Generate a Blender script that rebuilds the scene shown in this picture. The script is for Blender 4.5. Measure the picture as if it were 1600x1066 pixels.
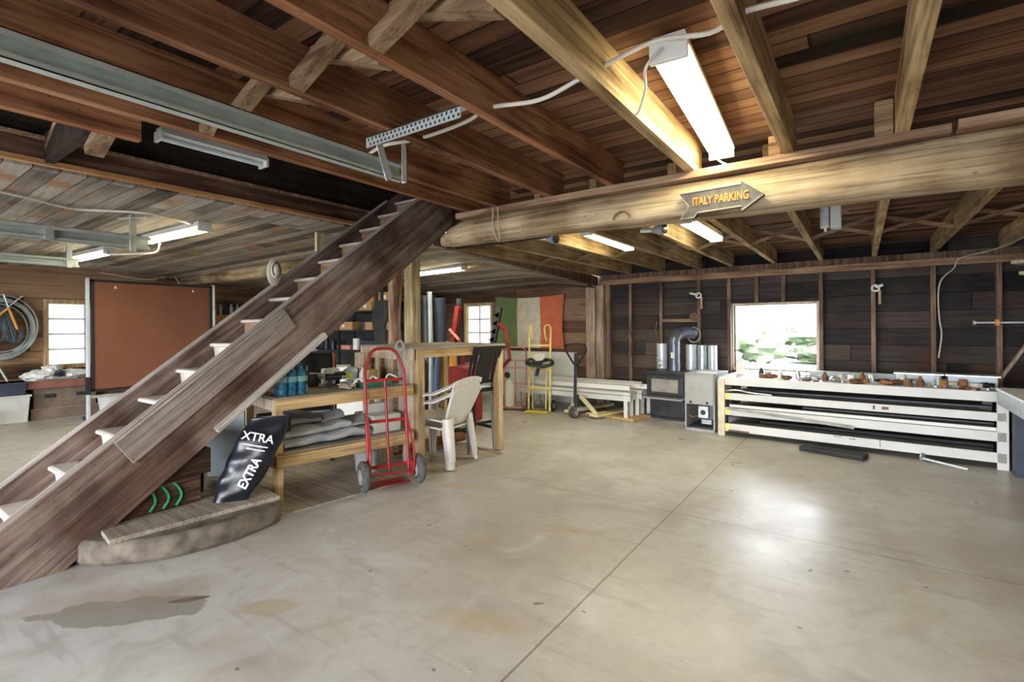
import bpy, bmesh, math, random
from mathutils import Vector, Matrix, Euler, noise
random.seed(7)
PI = math.pi
S = bpy.context.scene
C = S.collection
for o in list(bpy.data.objects): bpy.data.objects.remove(o)

# ---------------------------------------------------------------- camera
cd = bpy.data.cameras.new('camera'); cam = bpy.data.objects.new('camera', cd); C.objects.link(cam)
cd.sensor_width = 36; cd.lens = 774/1600*36
cd.shift_y = -23/1600; cd.clip_start = .05; cd.clip_end = 300
cam.location = (0, 0, 1.45)
cam.rotation_mode = 'QUATERNION'
cam.rotation_quaternion = (Matrix.Rotation(math.radians(35.2), 4, 'Z') @ Matrix.Rotation(PI/2, 4, 'X') @ Matrix.Rotation(-.0079, 4, 'Z')).to_quaternion()
S.camera = cam
# ---------------------------------------------------------------- sky, exposure
W = bpy.data.worlds.new('overcast_sky'); S.world = W; W.use_nodes = True
wn = W.node_tree.nodes; wl = W.node_tree.links
bg = wn['Background']; bg.inputs['Strength'].default_value = 18.0
tc = wn.new('ShaderNodeTexCoord'); sp = wn.new('ShaderNodeSeparateXYZ'); rp = wn.new('ShaderNodeValToRGB')
wl.new(tc.outputs['Generated'], sp.inputs[0]); wl.new(sp.outputs['Z'], rp.inputs[0]); wl.new(rp.outputs[0], bg.inputs['Color'])
rp.color_ramp.elements[0].position = .0; rp.color_ramp.elements[0].color = (.95, .96, 1, 1)
rp.color_ramp.elements[1].position = .8; rp.color_ramp.elements[1].color = (.74, .84, 1, 1)
vs = S.view_settings; vs.view_transform = 'Standard'; vs.look = 'None'; vs.gamma = 1; vs.use_curve_mapping = False; vs.exposure = 0.48
S.display_settings.display_device = 'sRGB'
# daylight enters through three open garage doors in the unseen front wall behind the camera, opened wide for more light, and three windows
DOORS = [(-8.3, -5.75), (-4.7, -1.9), (-1.0, 2.0)]
FY = -4.2
for i, (a, b) in enumerate(DOORS):
    ld = bpy.data.lights.new('doorway_daylight', 'AREA'); ld.shape = 'RECTANGLE'; ld.size = b-a; ld.size_y = 2.2
    ld.cycles.is_portal = True
    lo = bpy.data.objects.new('doorway_daylight', ld); lo.location = ((a+b)/2, FY-.05, 1.1); lo.rotation_euler = (PI/2, 0, 0); C.objects.link(lo)

# ---------------------------------------------------------------- mesh helpers
class MB:
    def __init__(s): s.bm = bmesh.new()
    def box(s, a, b):
        c = [(x+y)/2 for x, y in zip(a, b)]; d = [abs(y-x) for x, y in zip(a, b)]
        bmesh.ops.create_cube(s.bm, size=1, matrix=Matrix.Translation(c) @ Matrix.Diagonal((d[0], d[1], d[2], 1))); return s
    def obox(s, c, d, R=(0, 0, 0)):
        bmesh.ops.create_cube(s.bm, size=1, matrix=Matrix.Translation(c) @ Euler(R).to_matrix().to_4x4() @ Matrix.Diagonal((d[0], d[1], d[2], 1))); return s
    def beam(s, p0, p1, w, h, up=(0, 0, 1)):
        p0 = Vector(p0); p1 = Vector(p1); x = (p1-p0); L = x.length; x.normalize()
        y = Vector(up).cross(x); y.normalize(); z = x.cross(y)
        M = Matrix((x, y, z)).transposed().to_4x4(); M.translation = (p0+p1)/2
        bmesh.ops.create_cube(s.bm, size=1, matrix=M @ Matrix.Diagonal((L, w, h, 1))); return s
    def cyl(s, p0, p1, r, r1=None, n=16):
        return s.tube([p0, p1], r, n, r1=r1)
    def tube(s, pts, r, n=8, closed=False, r1=None, rs=None):
        P = [Vector(p) for p in pts]; k = len(P)
        t0 = (P[1]-P[0]).normalized(); a = Vector((0, 0, 1)) if abs(t0.z) < .9 else Vector((1, 0, 0))
        u = t0.cross(a).normalized(); rings = []
        for i in range(k):
            if closed: t = (P[(i+1) % k]-P[i-1]).normalized()
            elif i == 0: t = t0
            elif i == k-1: t = (P[-1]-P[-2]).normalized()
            else:
                t = ((P[i+1]-P[i]).normalized()+(P[i]-P[i-1]).normalized()); t = t.normalized() if t.length > 1e-6 else (P[i]-P[i-1]).normalized()
            u = (u-t*u.dot(t)); u = u.normalized() if u.length > 1e-6 else t.orthogonal().normalized()
            v = t.cross(u)
            rr = rs[i] if rs else (r if r1 is None else r+(r1-r)*i/(k-1))
            rings.append([s.bm.verts.new(P[i]+(u*math.cos(2*PI*j/n)+v*math.sin(2*PI*j/n))*rr) for j in range(n)])
        m = k if closed else k-1
        for i in range(m):
            A = rings[i]; B = rings[(i+1) % k]
            for j in range(n): s.bm.faces.new((A[j], A[(j+1) % n], B[(j+1) % n], B[j]))
        if not closed: s.bm.faces.new(rings[0][::-1]); s.bm.faces.new(rings[-1])
        return s
    def prism(s, poly, ax, lo, hi):
        def mk(p, t): return {'x': (t, p[0], p[1]), 'y': (p[0], t, p[1]), 'z': (p[0], p[1], t)}[ax]
        A = [s.bm.verts.new(mk(p, lo)) for p in poly]; B = [s.bm.verts.new(mk(p, hi)) for p in poly]; n = len(poly)
        s.bm.faces.new(A); s.bm.faces.new(B[::-1])
        for i in range(n): s.bm.faces.new((A[i], B[i], B[(i+1) % n], A[(i+1) % n]))
        return s
    def lathe(s, prof, c=(0, 0, 0), n=20):
        c = Vector(c); rings = []
        for r, z in prof: rings.append([s.bm.verts.new(c+Vector((max(r, .0005)*math.cos(2*PI*j/n), max(r, .0005)*math.sin(2*PI*j/n), z))) for j in range(n)])
        for A, B in zip(rings, rings[1:]):
            for j in range(n): s.bm.faces.new((A[j], A[(j+1) % n], B[(j+1) % n], B[j]))
        s.bm.faces.new(rings[0][::-1]); s.bm.faces.new(rings[-1]); return s
    def ell(s, c, r, n=16, amp=0, fr=3, seed=0):
        g = bmesh.ops.create_uvsphere(s.bm, u_segments=n, v_segments=max(6, n*2//3), radius=1)
        for v in g['verts']:
            k = 1+amp*noise.noise(v.co*fr+Vector((seed, 0, 0)))
            v.co = Vector((c[0]+v.co.x*r[0]*k, c[1]+v.co.y*r[1]*k, c[2]+v.co.z*r[2]*k))
        return s
    def grid(s, f, nu, nv, th=None):
        V = [[s.bm.verts.new(f(i/nu, j/nv)) for j in range(nv+1)] for i in range(nu+1)]; F = []
        for i in range(nu):
            for j in range(nv): F.append(s.bm.faces.new((V[i][j], V[i+1][j], V[i+1][j+1], V[i][j+1])))
        if th:
            for q in F: q.normal_update()
            bmesh.ops.solidify(s.bm, geom=F, thickness=th)
        return s
    def build(s, name, m, parent=None, smooth=False, bev=0, centre=False):
        bmesh.ops.recalc_face_normals(s.bm, faces=s.bm.faces)
        me = bpy.data.meshes.new(name)
        o = bpy.data.objects.new(name, me)
        if centre:
            xs = [v.co.x for v in s.bm.verts]; ys = [v.co.y for v in s.bm.verts]; zs = [v.co.z for v in s.bm.verts]
            c = Vector(((min(xs)+max(xs))/2, (min(ys)+max(ys))/2, min(zs)))
            for v in s.bm.verts: v.co -= c
            o.location = c
        s.bm.to_mesh(me); s.bm.free()
        me.materials.append(m)
        if smooth:
            for p in me.polygons: p.use_smooth = True
            me.set_sharp_from_angle(angle=math.radians(42))
        C.objects.link(o)
        if parent: o.parent = parent
        if bev:
            b = o.modifiers.new('bevel', 'BEVEL'); b.width = bev; b.segments = 2; b.limit_method = 'ANGLE'
        return o

def tag(o, label=None, cat=None, group=None, kind=None):
    if label: o['label'] = label
    if cat: o['category'] = cat
    if group: o['group'] = group
    if kind: o['kind'] = kind
    return o
def thing(name, label, cat, loc=(0, 0, 0), rz=0, group=None):
    o = bpy.data.objects.new(name, None); o.empty_display_size = .1; C.objects.link(o)
    o.location = loc; o.rotation_euler = (0, 0, rz)
    return tag(o, label, cat, group)
def solo(mb, name, m, label, cat, group=None, **k):
    return tag(mb.build(name, m, centre=True, **k), label, cat, group)
def struct(mb, name, m, label=None, **k):
    return tag(mb.build(name, m, **k), label, None, None, 'structure')
def dup(root, loc, rz, label, group=None):
    r = root.copy(); C.objects.link(r); r.location = loc; r.rotation_euler = (0, 0, rz); r['label'] = label
    if group: r['group'] = group
    for ch in list(root.children):
        c = ch.copy(); C.objects.link(c); c.parent = r
        for g in list(ch.children):
            d = g.copy(); C.objects.link(d); d.parent = c
    return r
def curve(pts, k=6):
    P = [Vector(p) for p in pts]; out = []
    Q = [P[0]*2-P[1]]+P+[P[-1]*2-P[-2]]
    for i in range(1, len(Q)-2):
        for j in range(k):
            t = j/k; a, b, c, d = Q[i-1], Q[i], Q[i+1], Q[i+2]
            out.append(.5*((2*b)+(c-a)*t+(2*a-5*b+4*c-d)*t*t+(3*b-3*c+d-a)*t**3))
    out.append(P[-1]); return out
def text_obj(body, size, m, parent, loc, rot, ext=.002, name='lettering', xs=1, bold=0, shear=0):
    cu = bpy.data.curves.new(name, 'FONT'); cu.body = body; cu.size = size; cu.extrude = ext; cu.align_x = 'CENTER'; cu.align_y = 'CENTER'; cu.offset = bold; cu.shear = shear
    t = bpy.data.objects.new(name, cu); C.objects.link(t)
    bpy.context.view_layer.update()
    dg = bpy.context.evaluated_depsgraph_get(); me = bpy.data.meshes.new_from_object(t.evaluated_get(dg))
    bpy.data.objects.remove(t)
    for v in me.vertices: v.co.x *= xs
    me.materials.clear(); me.materials.append(m)
    o = bpy.data.objects.new(name, me); C.objects.link(o); o.parent = parent; o.location = loc; o.rotation_euler = rot
    return o

# ---------------------------------------------------------------- materials
def nt(name):
    m = bpy.data.materials.new(name); m.use_nodes = True; t = m.node_tree
    return m, t, t.nodes, t.links, t.nodes['Principled BSDF']
def ramp(n, cols):
    r = n.new('ShaderNodeValToRGB'); e = r.color_ramp.elements
    while len(e) > 1: e.remove(e[-1])
    e[0].position = cols[0][0]; e[0].color = (*cols[0][1], 1)
    for p, c in cols[1:]:
        x = e.new(p); x.color = (*c, 1)
    return r
def mat(name, c, rough=.5, metal=0, var=.12, scale=8, emit=0, bump=0, spec=.5):
    m, t, n, l, b = nt(name)
    tc = n.new('ShaderNodeTexCoord'); nz = n.new('ShaderNodeTexNoise'); nz.inputs['Scale'].default_value = scale; nz.inputs['Detail'].default_value = 5
    l.new(tc.outputs['Object'], nz.inputs['Vector'])
    r = ramp(n, [(.3, tuple(x*(1-var) for x in c)), (.7, tuple(min(1, x*(1+var)) for x in c))]); l.new(nz.outputs['Fac'], r.inputs[0])
    l.new(r.outputs[0], b.inputs['Base Color']); b.inputs['Roughness'].default_value = rough; b.inputs['Metallic'].default_value = metal
    b.inputs['Specular IOR Level'].default_value = spec
    if emit: b.inputs['Emission Color'].default_value = (*c, 1); b.inputs['Emission Strength'].default_value = emit
    if bump:
        bp = n.new('ShaderNodeBump'); bp.inputs['Strength'].default_value = bump; bp.inputs['Distance'].default_value = .01
        l.new(nz.outputs['Fac'], bp.inputs['Height']); l.new(bp.outputs[0], b.inputs['Normal'])
    return m
def wood(name, dark, mid, light, ax='x', rot=(0, 0, 0), sc=1, rough=.75, rnd=.25, blotch=None):
    m, t, n, l, b = nt(name)
    tc = n.new('ShaderNodeTexCoord'); mp = n.new('ShaderNodeMapping'); mp.inputs['Rotation'].default_value = rot; l.new(tc.outputs['Object'], mp.inputs[0])
    oi = n.new('ShaderNodeObjectInfo'); ad = n.new('ShaderNodeVectorMath'); ad.operation = 'ADD'
    sc1 = n.new('ShaderNodeMath'); sc1.operation = 'MULTIPLY'; sc1.inputs[1].default_value = 37; l.new(oi.outputs['Random'], sc1.inputs[0])
    l.new(mp.outputs[0], ad.inputs[0]); l.new(sc1.outputs[0], ad.inputs[1])
    m2 = n.new('ShaderNodeMapping'); v = [22*sc]*3; v['xyz'.index(ax)] = 1.3*sc; m2.inputs['Scale'].default_value = v; l.new(ad.outputs[0], m2.inputs[0])
    nz = n.new('ShaderNodeTexNoise'); nz.inputs['Scale'].default_value = 1; nz.inputs['Detail'].default_value = 6; nz.inputs['Distortion'].default_value = .6; l.new(m2.outputs[0], nz.inputs['Vector'])
    nb = n.new('ShaderNodeTexNoise'); nb.inputs['Scale'].default_value = 2.3; nb.inputs['Detail'].default_value = 4; l.new(ad.outputs[0], nb.inputs['Vector'])
    mx = n.new('ShaderNodeMath'); mx.operation = 'MULTIPLY_ADD'; mx.inputs[1].default_value = .55; l.new(nz.outputs['Fac'], mx.inputs[0])
    ml = n.new('ShaderNodeMath'); ml.operation = 'MULTIPLY'; ml.inputs[1].default_value = .45; l.new(nb.outputs['Fac'], ml.inputs[0]); l.new(ml.outputs[0], mx.inputs[2])
    r = ramp(n, [(.36, dark), (.5, mid), (.64, light)]); l.new(mx.outputs[0], r.inputs[0])
    # knots
    vo = n.new('ShaderNodeTexVoronoi'); m3 = n.new('ShaderNodeMapping'); w = [6*sc]*3; w['xyz'.index(ax)] = 2.2*sc; m3.inputs['Scale'].default_value = w
    l.new(ad.outputs[0], m3.inputs[0]); l.new(m3.outputs[0], vo.inputs['Vector'])
    kr = ramp(n, [(.05, (.22,)*3), (.13, (1,)*3)]); l.new(vo.outputs['Distance'], kr.inputs[0])
    k2 = n.new('ShaderNodeMixRGB'); k2.blend_type = 'MULTIPLY'; k2.inputs[0].default_value = .75; l.new(r.outputs[0], k2.inputs[1]); l.new(kr.outputs[0], k2.inputs[2])
    hs = n.new('ShaderNodeHueSaturation'); mr = n.new('ShaderNodeMapRange'); mr.inputs['To Min'].default_value = 1-rnd; mr.inputs['To Max'].default_value = 1+rnd
    l.new(oi.outputs['Random'], mr.inputs['Value']); l.new(mr.outputs[0], hs.inputs['Value']); l.new(k2.outputs[0], hs.inputs['Color'])
    fm = n.new('ShaderNodeMapping'); v4 = [85*sc]*3; v4['xyz'.index(ax)] = 2.5*sc; fm.inputs['Scale'].default_value = v4; l.new(ad.outputs[0], fm.inputs[0])
    fz = n.new('ShaderNodeTexNoise'); fz.inputs['Scale'].default_value = 1; fz.inputs['Detail'].default_value = 5; fz.inputs['Distortion'].default_value = .4; l.new(fm.outputs[0], fz.inputs['Vector'])
    fr_ = ramp(n, [(.34, (.45,)*3), (.47, (.95,)*3), (.7, (1.15,)*3)]); l.new(fz.outputs['Fac'], fr_.inputs[0])
    fx = n.new('ShaderNodeMixRGB'); fx.blend_type = 'MULTIPLY'; fx.inputs[0].default_value = .8; l.new(hs.outputs[0], fx.inputs[1]); l.new(fr_.outputs[0], fx.inputs[2])
    out = fx.outputs[0]
    if blotch:
        nn = n.new('ShaderNodeTexNoise'); nn.inputs['Scale'].default_value = 1.6; nn.inputs['Detail'].default_value = 6; l.new(tc.outputs['Object'], nn.inputs['Vector'])
        br = ramp(n, [(.5, (0,)*3), (.62, (1,)*3)]); l.new(nn.outputs['Fac'], br.inputs[0])
        bm_ = n.new('ShaderNodeMixRGB'); bm_.blend_type = 'MULTIPLY'; bm_.inputs[2].default_value = (*blotch, 1); l.new(br.outputs[0], bm_.inputs[0]); l.new(out, bm_.inputs[1]); out = bm_.outputs[0]
    l.new(out, b.inputs['Base Color']); b.inputs['Roughness'].default_value = rough; b.inputs['Specular IOR Level'].default_value = .25
    bp = n.new('ShaderNodeBump'); bp.inputs['Strength'].default_value = .35; bp.inputs['Distance'].default_value = .004; l.new(nz.outputs['Fac'], bp.inputs['Height']); l.new(bp.outputs[0], b.inputs['Normal'])
    return m
def planks(name, cols, gax, vax, w, L=2.4, seam=.05, rough=.8, blot=None):
    m, t, n, l, b = nt(name)
    tc = n.new('ShaderNodeTexCoord'); se = n.new('ShaderNodeSeparateXYZ'); l.new(tc.outputs['Object'], se.inputs[0])
    g = se.outputs['XYZ'.index(gax)]; v = se.outputs['XYZ'.index(vax)]
    def M(op, a, bb=None, c=None):
        q = n.new('ShaderNodeMath'); q.operation = op
        for i, x in enumerate((a, bb, c)):
            if x is None: continue
            if isinstance(x, (int, float)): q.inputs[i].default_value = x
            else: l.new(x, q.inputs[i])
        return q.outputs[0]
    vv = M('DIVIDE', v, w); idx = M('FLOOR', vv); fr = M('FRACT', vv)
    wn1 = n.new('ShaderNodeTexWhiteNoise'); wn1.noise_dimensions = '1D'; l.new(idx, wn1.inputs['W'])
    gg = M('ADD', M('DIVIDE', g, L), M('MULTIPLY', wn1.outputs['Value'], 9.7)); gi = M('FLOOR', gg); gf = M('FRACT', gg)
    wn2 = n.new('ShaderNodeTexWhiteNoise'); wn2.noise_dimensions = '2D'; cb = n.new('ShaderNodeCombineXYZ'); l.new(idx, cb.inputs[0]); l.new(gi, cb.inputs[1]); l.new(cb.outputs[0], wn2.inputs['Vector'])
    ad = n.new('ShaderNodeVectorMath'); ad.operation = 'ADD'; l.new(tc.outputs['Object'], ad.inputs[0]); l.new(wn2.outputs['Color'], ad.inputs[1])
    mp = n.new('ShaderNodeMapping'); s3 = [26]*3; s3['XYZ'.index(gax)] = 1.6; mp.inputs['Scale'].default_value = s3; l.new(ad.outputs[0], mp.inputs[0])
    nz = n.new('ShaderNodeTexNoise'); nz.inputs['Scale'].default_value = 1; nz.inputs['Detail'].default_value = 7; nz.inputs['Distortion'].default_value = .5; l.new(mp.outputs[0], nz.inputs['Vector'])
    nb = n.new('ShaderNodeTexNoise'); nb.inputs['Scale'].default_value = 1.1; nb.inputs['Detail'].default_value = 5; l.new(tc.outputs['Object'], nb.inputs['Vector'])
    f = M('ADD', M('MULTIPLY', wn2.outputs['Value'], .42), M('ADD', M('MULTIPLY', nz.outputs['Fac'], .52), M('MULTIPLY_ADD', nb.outputs['Fac'], .5, -.22)))
    r = ramp(n, cols); l.new(f, r.inputs[0]); out = r.outputs[0]
    if blot:
        nn = n.new('ShaderNodeTexNoise'); nn.inputs['Scale'].default_value = blot[1]; nn.inputs['Detail'].default_value = 7; l.new(ad.outputs[0], nn.inputs['Vector'])
        br = ramp(n, [(.55, (0,)*3), (.68, (1,)*3)]); l.new(nn.outputs['Fac'], br.inputs[0])
        bm_ = n.new('ShaderNodeMixRGB'); bm_.inputs[2].default_value = (*blot[0], 1); l.new(br.outputs[0], bm_.inputs[0]); l.new(out, bm_.inputs[1]); out = bm_.outputs[0]
    e1 = M('LESS_THAN', fr, seam); e2 = M('LESS_THAN', gf, .006/L*2); e = M('MAXIMUM', e1, e2)
    mx = n.new('ShaderNodeMixRGB'); mx.blend_type = 'MULTIPLY'; l.new(M('MULTIPLY', e, .85), mx.inputs[0]); l.new(out, mx.inputs[1]); mx.inputs[2].default_value = (.1, .08, .06, 1)
    l.new(mx.outputs[0], b.inputs['Base Color']); b.inputs['Roughness'].default_value = rough; b.inputs['Specular IOR Level'].default_value = .2
    h = M('SUBTRACT', M('ADD', M('MULTIPLY', nz.outputs['Fac'], .25), M('MULTIPLY', wn2.outputs['Value'], .4)), e)
    bp = n.new('ShaderNodeBump'); bp.inputs['Strength'].default_value = .6; bp.inputs['Distance'].default_value = .01; l.new(h, bp.inputs['Height']); l.new(bp.outputs[0], b.inputs['Normal'])
    return m
def concrete(name):
    m, t, n, l, b = nt(name)
    tc = n.new('ShaderNodeTexCoord'); se = n.new('ShaderNodeSeparateXYZ'); l.new(tc.outputs['Object'], se.inputs[0])
    def M(op, a, bb=None, c=None):
        q = n.new('ShaderNodeMath'); q.operation = op
        for i, x in enumerate((a, bb, c)):
            if x is None: continue
            if isinstance(x, (int, float)): q.inputs[i].default_value = x
            else: l.new(x, q.inputs[i])
        return q.outputs[0]
    def N(s, d=6, dist=0, sc=None):
        z = n.new('ShaderNodeTexNoise'); z.inputs['Scale'].default_value = s; z.inputs['Detail'].default_value = d; z.inputs['Distortion'].default_value = dist
        if sc:
            mp = n.new('ShaderNodeMapping'); mp.inputs['Scale'].default_value = sc; mp.inputs['Rotation'].default_value = (0, 0, .5); l.new(tc.outputs['Object'], mp.inputs[0]); l.new(mp.outputs[0], z.inputs['Vector'])
        else: l.new(tc.outputs['Object'], z.inputs['Vector'])
        return z.outputs['Fac']
    big = N(.55, 7, .4); r = ramp(n, [(.32, (.39, .36, .305)), (.45, (.49, .465, .42)), (.57, (.54, .53, .50)), (.7, (.60, .61, .61))]); l.new(big, r.inputs[0]); out = r.outputs[0]
    def mix(fac, col, out, mode='MIX'):
        x = n.new('ShaderNodeMixRGB'); x.blend_type = mode; l.new(fac, x.inputs[0]); l.new(out, x.inputs[1]); x.inputs[2].default_value = (*col, 1); return x.outputs[0]
    def thr(f, a, bb, k=1):
        q = n.new('ShaderNodeMapRange'); q.inputs['From Min'].default_value = a; q.inputs['From Max'].default_value = bb; q.inputs['To Max'].default_value = k; l.new(f, q.inputs['Value']); return q.outputs[0]
    out = mix(thr(N(4, 8, 1), .5, .72, .45), (.34, .31, .26), out)
    out = mix(thr(N(14, 8, .5), .52, .72, .35), (.36, .34, .30), out)
    out = mix(thr(N(1.7, 6, 1.2), .55, .7, .7), (.60, .61, .61), out)
    out = mix(thr(N(11, 6, 1.5, (.4, 2.5, 1)), .62, .74, .5), (.66, .66, .65), out)
    out = mix(thr(N(1.15, 4, .5), .64, .76, .55), (.46, .34, .18), out)
    out = mix(thr(N(.9, 7, 1.5, (1.3, .8, 1)), .5, .66, .35), (.33, .28, .24), out)
    out = mix(thr(N(3, 8, .3, (.5, 5, 1)), .58, .72, .4), (.26, .24, .22), out)
    out = mix(thr(N(9, 3), .71, .74, .8), (.12, .1, .08), out)
    def spot(x, y, rx, ry, ang=0, edge=.25):
        ca, sa = math.cos(ang), math.sin(ang)
        dx = M('ADD', se.outputs[0], -x); dy = M('ADD', se.outputs[1], -y)
        a = M('DIVIDE', M('ADD', M('MULTIPLY', dx, ca), M('MULTIPLY', dy, sa)), rx); c = M('DIVIDE', M('ADD', M('MULTIPLY', dx, -sa), M('MULTIPLY', dy, ca)), ry)
        d = M('SQRT', M('ADD', M('MULTIPLY', a, a), M('MULTIPLY', c, c))); d = M('ADD', d, M('MULTIPLY_ADD', N(5, 5), 1.3, -.65))
        return thr(d, 1, 1-edge)
    # damp patch and rust marks that the photograph shows at fixed places
    out = mix(M('MULTIPLY', spot(-3.12, .92, .42, .13, .75, .08), .75), (.25, .24, .2), out)
    out = mix(M('MULTIPLY', spot(-2.55, 1.35, .2, .08, .6), .45), (.42, .29, .12), out)
    out = mix(M('MULTIPLY', spot(-2.95, 1.17, .11, .02, .9, .1), .9), (.08, .06, .05), out)
    out = mix(M('MULTIPLY', spot(-3.25, 1.0, .7, .2, .8, .7), .55), (.33, .25, .17), out)
    for a in ((-2.1, 2.6, .16, .1), (-1.7, 3.1, .3, .1), (-2.6, 1.95, .1, .07), (-.1, 1.2, .25, .1), (-1.55, 1.9, .35, .12), (-3.0, 3.4, .3, .1)):
        out = mix(M('MULTIPLY', spot(*a, .4, .7), .4), (.44, .31, .14), out)
    j1 = M('LESS_THAN', M('ABSOLUTE', M('ADD', se.outputs[0], M('MULTIPLY_ADD', N(2), .02, 1.20))), .005)
    j2 = M('LESS_THAN', M('ABSOLUTE', M('ADD', se.outputs[1], M('MULTIPLY_ADD', N(2), .03, -3.86))), .004)
    j3 = M('LESS_THAN', M('ABSOLUTE', M('ADD', se.outputs[0], M('MULTIPLY_ADD', N(2), .03, 6.2))), .005)
    j = M('MAXIMUM', M('MAXIMUM', j1, j2), j3); out = mix(M('MULTIPLY', j, .75), (.14, .1, .07), out)
    l.new(out, b.inputs['Base Color'])
    l.new(thr(N(1.3, 5), .3, .7, .2), (q := n.new('ShaderNodeMath')).inputs[0]); q.operation = 'ADD'; q.inputs[1].default_value = .27; l.new(q.outputs[0], b.inputs['Roughness'])
    bp = n.new('ShaderNodeBump'); bp.inputs['Strength'].default_value = .25; bp.inputs['Distance'].default_value = .01; l.new(M('SUBTRACT', M('MULTIPLY', N(5, 8), .6), j), bp.inputs['Height']); l.new(bp.outputs[0], b.inputs['Normal'])
    return m
def glass(name, tint=(1, 1, 1), f=.004):
    m = bpy.data.materials.new(name); m.use_nodes = True; t = m.node_tree; t.nodes.clear()
    o = t.nodes.new('ShaderNodeOutputMaterial'); mx = t.nodes.new('ShaderNodeMixShader'); a = t.nodes.new('ShaderNodeBsdfTransparent'); g = t.nodes.new('ShaderNodeBsdfGlossy')
    a.inputs[0].default_value = (*tint, 1); g.inputs['Roughness'].default_value = .03; mx.inputs[0].default_value = f
    t.links.new(a.outputs[0], mx.inputs[1]); t.links.new(g.outputs[0], mx.inputs[2]); t.links.new(mx.outputs[0], o.inputs[0]); return m
def frosted(name):
    m, t, n, l, b = nt(name); b.inputs['Base Color'].default_value = (.85, .87, .88, 1); b.inputs['Roughness'].default_value = .6
    o = n['Material Output']; tr = n.new('ShaderNodeBsdfTranslucent'); tr.inputs[0].default_value = (.55, .55, .52, 1); tp = n.new('ShaderNodeBsdfTransparent'); tp.inputs[0].default_value = (.16, .16, .155, 1)
    ad = n.new('ShaderNodeAddShader'); mx = n.new('ShaderNodeMixShader'); mx.inputs[0].default_value = .45; l.new(tr.outputs[0], mx.inputs[1]); l.new(tp.outputs[0], mx.inputs[2])
    l.new(mx.outputs[0], o.inputs[0]); return m
def perforated(name):
    m, t, n, l, b = nt(name)
    tc = n.new('ShaderNodeTexCoord'); mp = n.new('ShaderNodeMapping'); mp.inputs['Scale'].default_value = (28, 28, 28); l.new(tc.outputs['Object'], mp.inputs[0])
    vo = n.new('ShaderNodeTexVoronoi'); vo.inputs['Randomness'].default_value = 0; l.new(mp.outputs[0], vo.inputs['Vector'])
    r = ramp(n, [(.22, (.05, .05, .05)), (.27, (.62, .66, .66))]); l.new(vo.outputs['Distance'], r.inputs[0]); l.new(r.outputs[0], b.inputs['Base Color'])
    b.inputs['Metallic'].default_value = .3; b.inputs['Roughness'].default_value = .4; return m

M = {}
M['concrete'] = concrete('concrete_floor')
M['pad'] = mat('old_concrete', (.15, .125, .095), .95, var=.5, scale=9, bump=1)
M['deck'] = planks('deck_boards', [(.25, (.014, .007, .004)), (.40, (.07, .031, .018)), (.58, (.17, .08, .042)), (.8, (.32, .18, .10))], 'X', 'Y', .112, 7, .09)
M['grey_planks'] = planks('grey_ceiling_boards', [(.22, (.06, .05, .042)), (.42, (.21, .18, .15)), (.60, (.37, .33, .28)), (.82, (.56, .50, .40))], 'X', 'Y', .15, 5, .05, blot=((.33, .19, .1), 2.2))
M['wall_dark'] = planks('dark_wall_boards', [(.15, (.012, .011, .013)), (.42, (.038, .033, .034)), (.65, (.085, .066, .058)), (.9, (.16, .11, .09))], 'X', 'Z', .23, 3, .03, blot=((.075, .042, .032), 1.2))
M['wall_brown'] = planks('brown_wall_boards', [(.15, (.03, .018, .013)), (.40, (.13, .072, .048)), (.62, (.27, .165, .115)), (.9, (.38, .27, .19))], 'X', 'Z', .22, 3, .03)
M['wall_left'] = planks('left_wall_boards', [(.22, (.03, .017, .01)), (.42, (.14, .08, .045)), (.60, (.32, .19, .11)), (.9, (.42, .29, .18))], 'Y', 'Z', .22, 3, .03)
M['joist'] = wood('joist_wood', (.075, .028, .013), (.27, .115, .052), (.42, .21, .11), 'y')
M['joist_pale'] = wood('pale_joist_wood', (.15, .085, .035), (.40, .27, .13), (.58, .43, .24), 'y')
M['blockwood'] = wood('blocking_wood', (.14, .075, .04), (.30, .19, .11), (.44, .31, .19), 'x')
M['log'] = wood('log_wood', (.13, .08, .045), (.36, .265, .16), (.52, .42, .28), 'x', sc=.75, rnd=.05, blotch=(.62, .56, .50))
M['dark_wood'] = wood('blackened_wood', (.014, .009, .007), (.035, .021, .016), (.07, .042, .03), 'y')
M['girder'] = wood('girder_board', (.05, .022, .014), (.11, .05, .03), (.2, .11, .07), 'y')
M['strip'] = wood('orange_strip', (.3, .13, .05), (.48, .24, .1), (.6, .36, .18), 'y')
M['trimwood'] = wood('trim_wood', (.18, .1, .06), (.34, .21, .13), (.48, .32, .2), 'x')
M['stud'] = wood('stud_wood', (.09, .055, .038), (.19, .125, .09), (.30, .21, .16), 'z')
M['stud_pale'] = wood('pale_stud_wood', (.2, .14, .1), (.36, .27, .2), (.52, .42, .33), 'z')
M['post4'] = wood('post_wood', (.34, .27, .15), (.55, .45, .27), (.68, .58, .38), 'z', rnd=.05)
M['bark'] = wood('bark_wood', (.12, .06, .035), (.40, .25, .17), (.6, .42, .30), 'z', sc=1.4, rnd=.05)
A = math.atan(.776)
M['stringer'] = wood('stringer_wood', (.085, .053, .042), (.20, .14, .112), (.35, .27, .22), 'y', rot=(-A, 0, 0), rnd=.1, sc=.8, blotch=(.55, .45, .40))
M['stringer_grey'] = wood('cleat_wood', (.17, .13, .11), (.30, .25, .21), (.44, .38, .33), 'y', rot=(-A, 0, 0), rnd=.1)
M['edge_grey'] = wood('board_edge', (.42, .38, .33), (.56, .52, .47), (.7, .66, .6), 'y', rot=(-A, 0, 0), rnd=.05)  # worn grey, lightened to carry the light along the stringer top edge
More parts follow.
